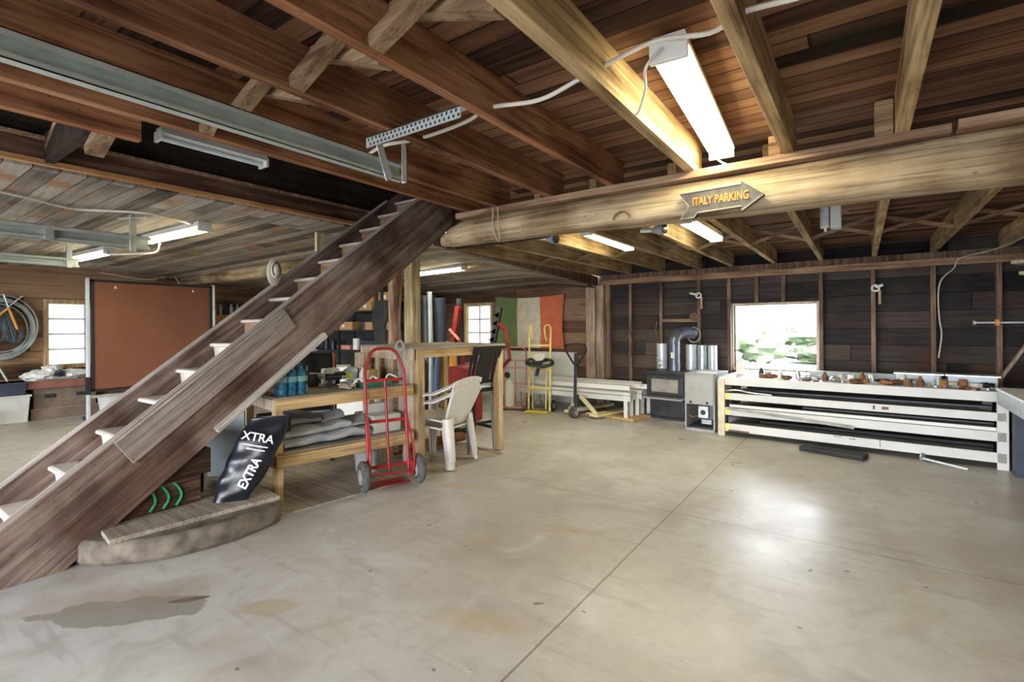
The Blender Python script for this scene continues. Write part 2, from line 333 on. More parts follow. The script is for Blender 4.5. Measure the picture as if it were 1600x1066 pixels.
M['tread'] = wood('tread_wood', (.36, .30, .25), (.50, .44, .38), (.62, .56, .5), 'x', rnd=.08)
M['carpet'] = mat('tread_paint', (.60, .55, .49), .8, var=.1, scale=5)
M['pine'] = wood('pine_lumber', (.36, .22, .09), (.56, .38, .18), (.68, .50, .28), 'x', rnd=.12)
M['pine_z'] = wood('pine_post', (.36, .23, .1), (.55, .39, .2), (.68, .52, .31), 'z', rnd=.12)
M['pale_ply'] = wood('plywood_pale', (.45, .34, .24), (.60, .49, .38), (.70, .61, .5), 'z', rnd=.1)
M['ply_grey'] = wood('worn_plywood', (.24, .2, .16), (.37, .32, .26), (.48, .43, .36), 'x', rnd=.1)
M['redwood'] = wood('red_brown_wood', (.12, .04, .02), (.27, .11, .05), (.4, .2, .1), 'x', rnd=.1)
M['oldbox'] = wood('old_box_wood', (.02, .012, .008), (.07, .035, .022), (.2, .11, .07), 'y', sc=2, rnd=.15)
M['white_paint'] = mat('white_paint', (.64, .645, .63), .45, var=.08, scale=3)
M['white'] = mat('white', (.8, .8, .78), .4, var=.04)
M['white_plastic'] = mat('white_plastic', (.66, .635, .58), .35, var=.05, scale=3)
M['metal_white'] = mat('enamel', (.72, .72, .7), .35, var=.05)
M['galv'] = mat('galvanised', (.55, .6, .6), .35, .6, var=.15, scale=14)
M['track'] = mat('track_steel', (.50, .55, .51), .4, .35, var=.12, scale=10)
M['perf'] = perforated('perforated_angle')
M['foil'] = mat('duct_metal', (.66, .71, .77), .32, .3, var=.12, scale=5)
M['stovepipe'] = mat('stove_pipe', (.16, .18, .22), .35, .5, var=.3, scale=7)
M['black'] = mat('black', (.018, .018, .02), .4, var=.25)
M['blackmat'] = mat('black_matt', (.03, .03, .033), .75, var=.3)
M['leather'] = mat('black_leather', (.02, .019, .019), .22, var=.3, scale=4)
M['darkwood2'] = mat('espresso_wood', (.010, .007, .007), .35, var=.3)
M['iron'] = mat('cast_iron', (.045, .047, .055), .45, .3, var=.3)
M['chainblue'] = mat('dark_chain', (.07, .10, .13), .5, .3)
M['navy'] = mat('navy_plastic', (.03, .04, .07), .5, var=.2)
M['red'] = mat('red_paint', (.30, .02, .018), .4, var=.25, scale=12)
M['darkred'] = mat('dull_red_paint', (.26, .025, .02), .45, var=.25)
M['pink'] = mat('faded_red_paint', (.62, .27, .22), .5, var=.15)
M['yellow'] = mat('yellow_paint', (.80, .66, .22), .4, var=.15)
M['cream'] = mat('cream_yellow_paint', (.74, .66, .38), .45, var=.12)
M['pureyellow'] = mat('bright_yellow', (.85, .72, .05), .4, var=.05)
M['orange'] = mat('orange_plastic', (.75, .35, .06), .4, var=.1)
M['rubber'] = mat('grey_rubber', (.10, .095, .09), .85, var=.35, scale=20, bump=.4)
M['tyre'] = mat('dusty_tyre', (.085, .082, .08), .9, var=.4, scale=30, bump=.6)
M['hub'] = mat('wheel_hub', (.4, .4, .4), .4, .3)
M['grey'] = mat('grey_steel', (.36, .36, .35), .45, .1, var=.08)
M['bluegrey'] = mat('blue_grey_steel', (.40, .46, .50), .4, .2, var=.1)
M['hardboard'] = mat('hardboard', (.20, .075, .042), .5, var=.1, scale=2)
M['tarp'] = mat('grey_tarp', (.42, .445, .47), .45, var=.25, scale=6, bump=.6)
M['cloth_white'] = mat('white_cloth', (.72, .74, .72), .9, var=.1)
M['cloth_grey'] = mat('grey_cloth', (.36, .36, .32), .9, var=.25)
M['cardboard'] = mat('cardboard', (.50, .30, .14), .8, var=.12)
M['tape'] = mat('paper_label', (.8, .78, .7), .6)
M['chest'] = mat('chest_brown', (.17, .13, .095), .7, var=.25, scale=5)
M['chest_rim'] = mat('chest_rim', (.24, .10, .075), .6, var=.2)
M['tub'] = mat('tub_plastic', (.52, .53, .5), .5, var=.08)
M['hose'] = mat('grey_green_hose', (.30, .35, .33), .5, var=.2)
M['wire'] = mat('white_cable', (.68, .62, .54), .5, var=.05)
M['water'] = glass('bottle_plastic', (.55, .80, .88), .22)
M['waterfill'] = mat('bottle_water', (.08, .27, .36), .12, var=.5, scale=30)
M['glass'] = glass('window_glass')
M['frosted'] = frosted('frosted_glass')
M['stoveglass'] = mat('sooty_glass', (.30, .28, .26), .25, var=.35, scale=5)
M['tube'] = mat('lit_tube', (1, .92, .62), .4, var=0, emit=24)
M['tube_off'] = mat('unlit_tube', (.7, .8, .84), .4)
M['green_cord'] = mat('green_cord', (.03, .33, .14), .6, var=.5, scale=120)
M['green'] = mat('green_case', (.03, .16, .11), .4)
M['bag'] = mat('black_bag', (.010, .012, .018), .28, var=.5, scale=9, bump=.4)
M['signgrey'] = mat('sign_face', (.06, .056, .05), .6, var=.4, scale=25)
M['signorange'] = mat('sign_letters', (.60, .17, .02), .6, var=.15, scale=30)
M['rim'] = mat('sign_rim', (.25, .21, .16), .6)
M['straw'] = mat('straw', (.62, .57, .45), .9, var=.12, scale=60)
M['rope'] = mat('rope', (.45, .38, .26), .9)
M['rust'] = mat('rusty_iron', (.20, .11, .07), .8, .3, var=.4, scale=15)
M['lens'] = mat('dark_lens', (.03, .05, .05), .08)
M['grass'] = mat('grass', (.06, .075, .04), .9, var=.4, scale=3)
M['gravel'] = mat('gravel', (.36, .34, .31), .9, var=.3, scale=6)
M['leaf'] = mat('leaves', (.15, .185, .11), .9, var=.35, scale=7)

# ---------------------------------------------------------------- the shell
X0, X1, BY = -11.2, 2.6, 8.5
def ceilz(x, y):
    z = 2.62+.013*(x+4.7)
    if y > 3.5: z -= .36*((y-3.5)/5)**1.1
    return z
struct(MB().box((X0-.2, FY-.3, -.15), (X1+.2, BY+.2, 0)), 'floor', M['concrete'])
ground = struct(MB().box((-60, -60, -.6), (60, 60, -.16)), 'trim_1', M['grass'], 'grass around the barn')
struct(MB().box((-14, -12, -.159), (8, FY-.3, -.04)), 'trim_2', M['gravel'], 'gravel apron outside the doors')
def wall_holes(name, m, axis, c0, c1, a, b, z1, holes):
    w = MB()
    def bx(u0, u1, zz0, zz1):
        if u1-u0 > .001 and zz1-zz0 > .001:
            w.box((u0, c0, zz0), (u1, c1, zz1)) if axis == 'x' else w.box((c0, u0, zz0), (c1, u1, zz1))
    hs = sorted(holes); u = a
    for h0, h1, q0, q1 in hs:
        bx(u, h0, 0, z1); bx(h0, h1, 0, q0); bx(h0, h1, q1, z1); u = h1
    bx(u, b, 0, z1); return struct(w, name, m)
W1 = (-1.66, -.54, .76, 1.745); W2 = (-7.3, -6.5, 1.02, 1.97); W3 = (2.26, 3.3, .86, 1.96)
back = wall_holes('wall_back', M['wall_dark'], 'x', BY, BY+.12, -4.0, X1, 2.65, [W1])
backl = wall_holes('wall_back_left', M['wall_brown'], 'x', BY, BY+.12, X0, -4.0, 2.65, [W2])
left = wall_holes('wall_left', M['wall_left'], 'y', X0-.12, X0, FY, BY+.12, 2.75, [W3])
struct(MB().box((X1, FY, 0), (X1+.12, BY+.12, 2.65)), 'wall_right', M['wall_dark'])
wall_holes('wall_front', M['wall_brown'], 'x', FY-.12, FY, X0, X1, 2.8, [(a, b, 0, 2.22) for a, b in DOORS])
# main ceiling deck, joists are its parts
deck = struct(MB().box((-2.98, FY, 2.575), (-2.62, 1.0, 2.61)).box((-2.62, FY, 2.575), (X1, 3.3, 2.61)).box((-2.62, 3.3, 2.575), (X1, 4.45, 2.61)).box((-4.06, 4.45, 2.575), (X1, BY, 2.61)), 'ceiling', M['deck'], 'brown board ceiling on wooden joists')
random.seed(3)
FJ = [-2.95, -2.62, -2.34, -1.85, -1.38, -.87, -.35, .14, .66, 1.2, 1.75, 2.3]
for i, x in enumerate(FJ):
    w = .05 if i < 5 else .058
    y1 = 3.38 if i > 2 else 3.3
    if i == 0: y1 = .95
    else: y1 = 3.24
    MB().box((x, FY, 2.38), (x+w, y1, 2.575)).build('joist', M['joist'] if i < 5 else M['joist_pale'], deck, bev=.003)
RJ = [-4.0, -3.4, -2.8, -2.2, -1.7, -1.1, -.5, .12, .74, 1.38, 2.0]
for x in RJ:
    y0 = 4.45 if x < -2.62 else 3.45
    MB().box((x, y0, 2.37), (x+.06, BY-.02, 2.575)).build('joist', M['joist_pale'], deck, bev=.003)
# cross bridging
M['brace'] = M['blockwood']
for a, b in zip(FJ[1:6], FJ[2:7]):
    MB().beam((a+.05, 1.10, 2.40), (b, 1.10, 2.56), .045, .06, (0, 1, 0)).build('bridging', M['blockwood'], deck)
    MB().beam((a+.05, 1.19, 2.56), (b, 1.19, 2.40), .045, .06, (0, 1, 0)).build('bridging', M['blockwood'], deck)
for a, b in zip(RJ[:-1], RJ[1:]):
    MB().beam((a+.06, 6.35, 2.39), (b, 6.35, 2.56), .03, .05, (0, 1, 0)).build('bridging', M['blockwood'], deck)
    MB().beam((a+.06, 6.43, 2.56), (b, 6.43, 2.39), .03, .05, (0, 1, 0)).build('bridging', M['blockwood'], deck)
MB().box((.06, 3.08, 2.385), (.135, 3.24, 2.56)).build('nailer_block', M['blockwood'], deck)
MB().box((-.42, 3.1, 2.385), (-.36, 3.24, 2.5)).build('nailer_block', M['blockwood'], deck)
# left ceiling of grey boards, bowed down towards the back wall
g = MB()
def cf(u, v):
    x = X0+(-4.72-X0)*u; y = FY+(BY-FY)*v; return (x, y, ceilz(x, y))
g.grid(cf, 6, 30, None)
def cf2(u, v):
    x = -4.72+.68*u; y = 4.3+(BY-4.3)*v; return (x, y, ceilz(x, y)-.1*u)
g.grid(cf2, 2, 16, None)
g2 = [f for f in g.bm.faces]
for f in g2: f.normal_update()
bmesh.ops.solidify(g.bm, geom=g2, thickness=.03)
lceil = struct(g, 'ceiling_left', M['grey_planks'], 'grey weathered board ceiling of the left bay')
# stairwell: girder boards and dark loft above
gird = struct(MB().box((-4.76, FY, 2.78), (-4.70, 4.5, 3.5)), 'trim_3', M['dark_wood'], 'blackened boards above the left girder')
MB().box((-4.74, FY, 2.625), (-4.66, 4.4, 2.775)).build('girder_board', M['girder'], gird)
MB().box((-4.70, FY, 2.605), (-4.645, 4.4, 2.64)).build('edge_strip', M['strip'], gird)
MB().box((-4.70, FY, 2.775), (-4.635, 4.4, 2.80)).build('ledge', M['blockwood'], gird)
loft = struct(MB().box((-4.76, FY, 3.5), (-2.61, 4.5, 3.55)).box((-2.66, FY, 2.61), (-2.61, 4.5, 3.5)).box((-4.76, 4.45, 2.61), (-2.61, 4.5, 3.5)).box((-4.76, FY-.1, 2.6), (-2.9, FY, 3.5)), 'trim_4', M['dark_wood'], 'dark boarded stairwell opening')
MB().box((-4.0, FY, 2.95), (-3.94, 1.3, 3.5)).build('joist', M['dark_wood'], loft)
MB().box((-4.7, .95, 2.62), (-2.66, 1.0, 2.82)).build('header', M['dark_wood'], loft)
MB().beam((-3.35, .88, 2.40), (-2.92, .88, 2.56), .05, .08, (0, 1, 0)).build('bridging', M['blockwood'], loft)
MB().beam((-4.64, 1.0, 2.72), (-4.1, 1.0, 3.0), .05, .10, (0, 1, 0)).build('bridging', M['blockwood'], loft)
# slanted edge beam and back wall framing
MB().box((-3.93, 4.40, 2.37), (-2.62, 4.45, 2.61)).build('header', M['dark_wood'], deck)
MB().beam((-4.03, 4.2, 2.48), (-4.03, BY-.05, 2.27), .07, .17).build('edge_beam', M['stud'], lceil)
MB().box((-3.92, BY-.14, 2.19), (X1, BY, 2.28)).build('top_plate', M['trimwood'], back)
MB().box((-3.92, BY-.10, 2.28), (X1, BY, 2.37)).build('top_plate', M['stud'], back)
for x in (-3.38, -2.83, -2.20, -1.74, -.50, .11, .74, 1.36, 2.0):
    MB().box((x, BY-.1, 0), (x+.05, BY, 2.2)).build('stud', M['stud'], back, bev=.003)
MB().box((-1.35, BY-.06, 1.78), (-1.3, BY, 2.2)).build('stud', M['stud'], back)
MB().box((-.98, BY-.06, 1.78), (-.93, BY, 2.2)).build('stud', M['stud'], back)
MB().box((-2.79, BY-.09, 1.50), (-2.19, BY-.03, 1.55)).build('rail', M['trimwood'], back)
MB().box((-4.22, BY-.12, 0), (-4.03, BY, 2.25)).build('post', M['stud_pale'], back, bev=.01)
MB().box((-3.99, BY-.16, 0), (-3.84, BY, 2.19)).build('post', M['stud_pale'], back, bev=.005)
MB().box((-3.83, BY-.10, 0), (-3.74, BY, 2.19)).build('post', M['stud'], back)
# trim over the log beam
MB().box((-2.72, 3.06, 2.335), (.35, 3.16, 2.38)).build('beam_trim', M['trimwood'], deck, bev=.003)
MB().box((.37, 3.04, 2.345), (X1, 3.14, 2.385)).build('beam_trim', M['trimwood'], deck, bev=.003)
# windows
def window(n, ax, c, u0, u1, z0, z1, fm, cols, rows, gm, fw=.06, out=.12):
    f = MB()
    def B(a, b, p, q, d0=0, d1=.08): f.box((a, c+d0, p), (b, c+d1, q)) if ax == 'x' else f.box((c-d1, a, p), (c-d0, b, q))
    B(u0-fw, u0, z0-fw, z1+fw, -.02, .1); B(u1, u1+fw, z0-fw, z1+fw, -.02, .1); B(u0, u1, z1, z1+fw, -.02, .1); B(u0, u1, z0-fw, z0, -.02, .1)
    w = struct(f, 'window_%d' % n, fm, bev=.004)
    g = MB(); g.box((u0, c+.06, z0), (u1, c+.066, z1)) if ax == 'x' else g.box((c-.066, u0, z0), (c-.06, u1, z1)); g.build('pane', gm, w)
    if cols > 1 or rows > 1:
        s = MB(); q = .012
        for i in range(1, cols):
            u = u0+(u1-u0)*i/cols; s.box((u-q, c+.04, z0), (u+q, c+.075, z1)) if ax == 'x' else s.box((c-.075, u-q, z0), (c-.04, u+q, z1))
        for i in range(1, rows):
            z = z0+(z1-z0)*i/rows; s.box((u0, c+.04, z-q), (u1, c+.075, z+q)) if ax == 'x' else s.box((c-.075, u0, z-q), (c-.04, u1, z+q))
        s.build('muntin', M['white'], w)
    return w
window(1, 'x', BY, W1[0], W1[1], W1[2], W1[3], M['pale_ply'], 1, 1, M['glass'], .04)
window(2, 'x', BY, W2[0]+.06, W2[1]-.06, W2[2], W2[3]-.06, M['pine_z'], 2, 3, M['frosted'])
window(3, 'y', X0, W3[0]+.06, W3[1], W3[2], W3[3]-.06, M['pine_z'], 2, 4, M['frosted'], .07)
# greenery seen through the clear window
for i, (x, y, r, h) in enumerate([(-3.6, 19, 1.5, 2.1), (-5.6, 22, 2.0, 2.6), (-1.4, 24, 1.9, 1.5), (-4.2, 30, 2.4, 1.9)]):
    t = thing('bush', ['round light green bush seen through the clear window, left side', 'taller bush further left and behind in the clear window', 'low bush at the right beyond the clear window', 'wide bush in the middle distance beyond the clear window'][i], 'bush', (x, y, -.16))
    MB().cyl((0, 0, 0), (0, 0, h*.6), .12, .07).build('trunk', M['stud'], t)
    cb = MB()
    for k in range(9):
        a = random.uniform(0, 6.28); q = random.uniform(0, .6)*r; cb.ell((q*math.cos(a), q*math.sin(a), h*random.uniform(.25, .8)), (r*.5, r*.5, h*.25), 16, .6, 3, k)
    cb.build('crown', M['leaf'], t, smooth=True)

# ---------------------------------------------------------------- log beams and posts
def log(name, m, p0, p1, r0, r1, label, taper=0, amp=.07, n=22, seg=46, rz=1.0):
    b = MB(); P0 = Vector(p0); P1 = Vector(p1); ax = (P1-P0).normalized()
    up = Vector((0, 0, 1)) if abs(ax.z) < .9 else Vector((0, 1, 0)); side = up.cross(ax).normalized(); up = ax.cross(side)
    rings = []
    for i in range(seg+1):
        t = i/seg; c = P0.lerp(P1, t); r = r0+(r1-r0)*t
        if taper and t < taper: r *= .45+.55*(t/taper)**.6; c = c-Vector((0, 0, (1-t/taper)*.05))
        ring = []
        for j in range(n):
            a = 2*PI*j/n; ca, sa = math.cos(a), math.sin(a); pw = .72 if abs(ax.z) < .9 else 1
            d = side*math.copysign(abs(ca)**pw, ca)*.92+up*math.copysign(abs(sa)**pw, sa)*.95*rz; q = c+d*r
            k = 1+amp*noise.noise(Vector((q.x*1.3, q.y*5, q.z*5)))+amp*.7*noise.noise(q*9)
            if abs(ax.z) > .9: k = 1+amp*noise.noise(Vector((q.x*8, q.y*8, q.z*1.5)))*2.5
            ring.append(b.bm.verts.new(c+d*r*k))
        rings.append(ring)
    for A_, B_ in zip(rings, rings[1:]):
        for j in range(n): b.bm.faces.new((A_[j], A_[(j+1) % n], B_[(j+1) % n], B_[j]))
    b.bm.faces.new(rings[0][::-1]); b.bm.faces.new(rings[-1])
    return solo(b, name, m, label, 'beam' if abs(ax.z) < .9 else 'post', smooth=True)
log('log_beam', M['log'], (-2.98, 3.2, 2.245), (X1, 3.2, 2.19), .105, .155, 'peeled log main beam carrying the ceiling joists across the middle', taper=.05)
log('log_beam', M['log'], (X0, 4.4, 2.42), (-4.9, 4.4, 2.40), .115, .11, 'thinner log beam under the grey ceiling behind the brown panel')
log('log_post', M['bark'], (-4.98, 4.4, 0), (-4.98, 4.4, 2.34), .10, .095, 'rough peeled tree-trunk post behind the stairs', amp=.12)
solo(MB().box((-4.755, 4.36, .02), (-4.60, 4.50, 2.56)), 'support_post', M['post4'], 'squared pale timber post beside the tree-trunk post', 'post', bev=.006)

# sign
sg = thing('arrow_sign', 'grey arrow-shaped sign with orange letters on the log beam', 'sign', (-.665, 3.03, 2.165), 0)
out = [(-.225, .07), (.12, .075), (.12, .09), (.235, .0), (.12, -.075), (.12, -.05), (-.12, -.055), (-.14, -.08), (-.22, -.085), (-.17, -.01)]
sp_ = MB().prism(out, 'y', -.012, .03).build('sign_board', M['signgrey'], sg)
rimpts = [(x*1.0, -.014, z*1.0) for x, z in out]
MB().tube(rimpts, .005, 6, closed=True).build('rim', M['rim'], sg)
text_obj('ITALY PARKING', .066, M['signorange'], sg, (.006, -.0165, .008), (PI/2, 0, 0), .003, bold=.0015, xs=.66)
# small things on the beam
hp = [(.055*math.cos(a), 0, .05*math.sin(a)) for a in [PI*i/10 for i in range(11)]]
o = MB().tube([(x-1.28, 3.068, z+2.145) for x, _, z in hp]+[(-1.335, 3.068, 2.145)], .007, 6); solo(o, 'iron_ring', M['rust'], 'half-round rusty iron loop on the log beam left of the sign', 'hardware', smooth=True)
solo(MB().tube(curve([(-2.33, 3.06, 2.37), (-2.34, 3.07, 2.25), (-2.33, 3.11, 2.13), (-2.29, 3.09, 2.14), (-2.28, 3.06, 2.25), (-2.28, 3.055, 2.37)]), .005, 6), 'twine', M['rope'], 'loop of twine around the left end of the main log beam', 'rope')
fl = thing('spotlight_bulb', 'dark-faced spotlight bulb under the log beam, left of the two', 'lamp', (-2.60, 4.45, 2.355))
def spot_(t):
    MB().tube([(-.22, 0, .01), (-.1, 0, 0)], .018, 12).build('socket', M['white'], t, smooth=True)
    MB().tube([(-.1, 0, 0), (-.03, 0, 0), (.03, 0, 0)], .02, 18, rs=[.02, .045, .055]).build('reflector', M['bluegrey'], t, smooth=True)
    MB().tube([(.03, 0, 0), (.037, 0, 0)], .048, 18).build('lens', M['lens'], t, smooth=True)
spot_(fl); fl.rotation_euler = (0, .12, -.2)
dup(fl, (-1.53, 4.62, 2.355), -.2, 'dark-faced spotlight bulb under the log beam, right one below the sign')

# ---------------------------------------------------------------- fluorescent fixtures
def shoplight(loc, rz, label, L=1.25, lit=True, tubes=2, power=9):
    t = thing('shop_light', label, 'light', loc, rz)
    MB().prism([(-.06, .06), (.06, .06), (.075, 0), (-.075, 0)], 'x', -L/2, L/2).build('housing', M['metal_white'], t, bev=.003)
    for s in (-1, 1):
        MB().box((s*L/2-.012, -.07, -.045), (s*L/2+.012, .07, .03)).build('socket', M['metal_white'], t, bev=.003)
    for y in ((-.038, .038) if tubes == 2 else (0,)):
        MB().cyl((-L/2+.02, y, -.025), (L/2-.02, y, -.025), .017, n=12).build('tube', M['tube'] if lit else M['tube_off'], t, smooth=True)
    if lit:
        ld = bpy.data.lights.new('tube_light', 'AREA'); ld.shape = 'RECTANGLE'; ld.size = L*.95; ld.size_y = .1; ld.energy = power; ld.color = (1, .93, .70)
        lo = bpy.data.objects.new('tube_light', ld); lo.parent = t; lo.location = (0, 0, -.05); C.objects.link(lo)
    return t
shoplight((-.63, 2.5, 2.485), PI/2+.07, 'bright two-tube shop light between the joists in front of the log beam', 1.28)
shoplight((-2.40, 5.4, 2.45), PI/2+.04, 'lit shop light beyond the log beam, left of the two near the spotlights', 1.3)
shoplight((-1.36, 5.4, 2.45), PI/2, 'lit shop light beyond the log beam, right one behind the sign', 1.25)
shoplight((-6.3, 2.36, 2.515), .05, 'lit shop light under the grey ceiling beside the nearer door track', 1.35)
shoplight((-8.55, 2.22, 2.47), .05, 'small lit shop light under the grey ceiling nearer the left wall', 1.15)
shoplight((-5.72, 6.0, 2.38), -.1, 'lit shop light on the grey ceiling right of the timber post', 1.25)
shoplight((-4.33, 1.93, 2.92), PI/2, 'unlit pale shop light up in the dark stairwell', .8, False, 1)
bl = thing('clear_light_fitting', 'small square clear light fitting hanging beyond the beam at right', 'light', (-.2, 5.3, 2.30))
MB().box((-.02, -.06, .0), (.06, .05, .26)).build('backplate', M['metal_white'], bl, bev=.004)
MB().box((-.10, -.06, .02), (-.025, .05, .25)).build('glass_cover', M['galv'], bl, bev=.01)
MB().cyl((-.06, 0, -.015), (-.06, 0, .02), .012).build('knob', M['white'], bl)
# cables
def cable(pts, r, m, label, name='cable'): return solo(MB().tube(curve(pts), r, 7), name, m, label, 'cable', smooth=True)
cable([(-2.3, 1.80, 2.40), (-2.08, 1.77, 2.42), (-1.86, 1.77, 2.40), (-1.71, 1.83, 2.43), (-1.5, 1.79, 2.42), (-1.35, 1.76, 2.43), (-1.1, 1.77, 2.40), (-.9, 1.78, 2.44), (-.64, 1.84, 2.52), (-.42, 1.80, 2.46), (-.3, 1.71, 2.44), (-.1, 1.70, 2.42), (.1, 1.70, 2.44), (.5, 1.7, 2.42)], .009, M['wire'], 'white electrical cable running through the ceiling joists')
cable([(-.60, 1.83, 2.48), (-.65, 1.80, 2.41), (-.70, 1.93, 2.39), (-.80, 2.10, 2.38), (-.83, 2.07, 2.40), (-.85, 1.95, 2.44)], .006, M['wire'], 'short cable looping from the bright shop light to the joist', 'lamp_cord')
cable([(-.72, 3.16, 2.48), (-.68, 3.12, 2.42), (-.6, 3.08, 2.36)], .005, M['wire'], 'thin cord from the far end of the bright shop light to the beam', 'lamp_cord')
cable([(-5.5, .6, 2.555), (-5.65, 1.0, 2.555), (-5.84, 1.37, 2.55), (-5.75, 1.57, 2.555), (-5.55, 1.86, 2.555), (-5.63, 2.1, 2.555), (-5.75, 2.33, 2.55)], .011, M['wire'], 'white cable stapled across the grey ceiling')
cable([(-8.0, 2.24, 2.46), (-7.6, 2.14, 2.38), (-7.33, 2.3, 2.38), (-6.98, 2.42, 2.38), (-6.8, 2.40, 2.46)], .012, M['wire'], 'drooping cable joining the two shop lights under the grey ceiling')
cable([(-11.15, 3.0, 2.47), (-11.15, 3.7, 2.40), (-11.15, 4.0, 2.47), (-11.14, 4.2, 2.46), (-11.14, 4.27, 2.3)], .012, M['wire'], 'cable along the top of the left wall above the brown panel')
cable([(1.7, 6.9, 2.40), (1.4, 7.34, 2.34), (1.39, 7.9, 2.34), (1.25, 8.33, 2.32), (1.02, 8.33, 2.26), (.96, 8.36, 2.14), (.84, 8.36, 2.0), (.81, 8.37, 1.8), (.82, 8.37, 1.5), (.84, 8.37, 1.3), (.81, 8.38, 1.0)], .008, M['wire'], 'pale cable drooping down the dark back wall at right')
# door tracks
def track(x, y1, z, h, label, w=.05, th=.004):
    t = thing('door_track', label, 'door track', (x, 0, z))
    b = MB(); y0 = -1.6
    b.box((-th, y0, 0), (0, y1, h)).box((0, y0, 0), (w*.6, y1, th)).box((0, y0, h-th), (w*.9, y1, h)).box((w*.55, y0, 0), (w*.6, y1, h*.25)).box((w*.85, y0, h*.72), (w*.9, y1, h))
    b.build('rail', M['track'], t); return t
t1 = track(-1.97, 1.78, 2.205, .078, 'long steel garage door track under the brown joists', .06)
br = thing('perforated_bracket', 'perforated galvanised angle bracket holding the end of the long door track', 'bracket', (-1.95, 1.6, 2.28))
MB().beam((-.03, 0, .098), (.58, .0, .098), .045, .005, (0, 0, 1)).beam((-.03, -.02, .075), (.58, -.02, .075), .005, .05, (0, 0, 1)).build('crossbar', M['perf'], br)
for row, yy, zz in ((0, -.024, .085), (1, -.024, .063)):
    q = MB()
    for k in range(22): q.box((-.015+k*.027+row*.013, yy, zz-.006), (-.005+k*.027+row*.013, yy+.001, zz+.006))
    q.build('slot_row', M['black'], br)
MB().beam((0.04, -.01, .09), (0.04, .06, -.10), .04, .005, (1, 0, 0)).build('hanger', M['perf'], br)
MB().beam((.065, .14, .09), (.065, .14, -.10), .035, .005, (0, 1, 0)).beam((.08, .125, .09), (.08, .125, -.10), .005, .035, (0, 1, 0)).build('hanger', M['perf'], br)
t2 = track(-5.95, 2.0, 2.25, .13, 'nearer of the two door tracks under the grey ceiling', .08)
br2 = thing('track_hanger', 'bright angle hanger holding the nearer grey-ceiling door track', 'bracket', (-5.9, 1.85, 2.22))
MB().box((0, -.03, 0), (.005, .03, .36)).box((0, -.03, 0), (.04, -.025, .36)).build('hanger', M['perf'], br2)
MB().obox((.02, 0, .33), (.3, .05, .01), (0, 0, .5)).build('crossbar', M['galv'], br2)
for y in (.55, 1.2): MB().box((.0, y, .0), (.075, y+.06, .135)).build('splice_plate', M['galv'], t2)
t3 = track(-8.25, 2.0, 2.25, .11, 'farther door track under the grey ceiling by the left wall', .08)
br3 = thing('track_hanger', 'small hanger at the end of the farther door track', 'bracket', (-8.2, 1.9, 2.24))
MB().box((0, -.03, 0), (.005, .03, .33)).box((0, -.03, 0), (.04, -.025, .33)).build('hanger', M['perf'], br3)

# ---------------------------------------------------------------- stairs
st = thing('staircase', 'steep open staircase of grey-brown boards rising to the loft', 'staircase', (-3.93, .5, 0))
def zu(y): return -.148+.776*y
def zl(y): return -.66+.752*y
oy = -.5
def strg(x0, x1, m, name):
    ye = 4.38
    poly = [(.19, 0), (.88, 0), (ye, zl(ye)), (ye, zu(ye)), (.19, 0.001)]
    poly = [(.19, .0), (.88, .0), (4.38, 2.64), (4.38, 3.25), (.30, zu(.30))]
    return MB().prism([(y+oy, z) for y, z in poly], 'x', x0, x1).build(name, m, st, bev=.003)
strg(-.05, 0, M['stringer'], 'stringer')
strg(-.73, -.68, M['stringer'], 'stringer')
# worn top edges of the two stringers, paled to paint in the light along them
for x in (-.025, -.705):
    MB().beam((x, .32+oy, zu(.32)+.002), (x, 4.0+oy, zu(4.0)+.002), .05, .004, (1, 0, 0)).build('worn_lit_edge', M['edge_grey'], st)
for i in range(15):
    y = .44+i*.262; z = .10+i*.2045
    m = M['carpet'] if i < 7 else M['tread']
    w = .68
    prof = [(y+oy, z-.035), (y+oy+.30, z-.035), (y+oy+.30, z), (y+oy+.0, z), (y+oy-.02, z-.008), (y+oy-.02, z-.028)]
    MB().prism(prof, 'x', -.68, -.05).build('tread', m, st, bev=.004)
    if i not in (4, 8):
        MB().prism([(y+oy+.015, z-.035), (y+oy+.045, z-.035), (y+oy+.05, z-.203), (y+oy+.035, z-.203)] if i < 7 else [(y+oy+.02, z-.035), (y+oy+.04, z-.035), (y+oy+.04, z-.205), (y+oy+.02, z-.205)], 'x', -.68, -.05).build('riser', M['carpet'] if i < 7 else M['trimwood'], st)
# scabbed-on boards on the near stringer
def scab(pts, t, m, name): return MB().prism([(y+oy, z) for y, z in pts], 'x', .001, t).build(name, m, st, bev=.002)
scab([(1.12, zu(1.12)), (1.22, .57), (2.36, 1.46), (2.26, zu(2.26))], .04, M['stringer_grey'], 'cleat_board')
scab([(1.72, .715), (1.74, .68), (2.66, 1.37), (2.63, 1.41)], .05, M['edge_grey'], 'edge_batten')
# hat and stub on far stringer
hat = thing('sun_hat', 'pale straw hat hung on the far edge of the staircase', 'hat', (-4.60, 2.57, 1.86))
MB().ell((0, 0, .125), (.02, .072, .13), 20, .06).build('brim', M['straw'], hat, smooth=True)
MB().ell((.02, 0, .145), (.045, .042, .075), 16).build('crown', M['straw'], hat, smooth=True)
MB().tube([(.045, .042*math.cos(a), .145+.07*math.sin(a)) for a in [2*PI*i/20 for i in range(14)]], .005, 6).build('band', M['blackmat'], hat)
solo(MB().box((-4.67, 3.05, 2.15), (-4.63, 3.14, 2.45)), 'wood_stub', M['post4'], 'short upright pale timber stub behind the far stringer', 'timber')
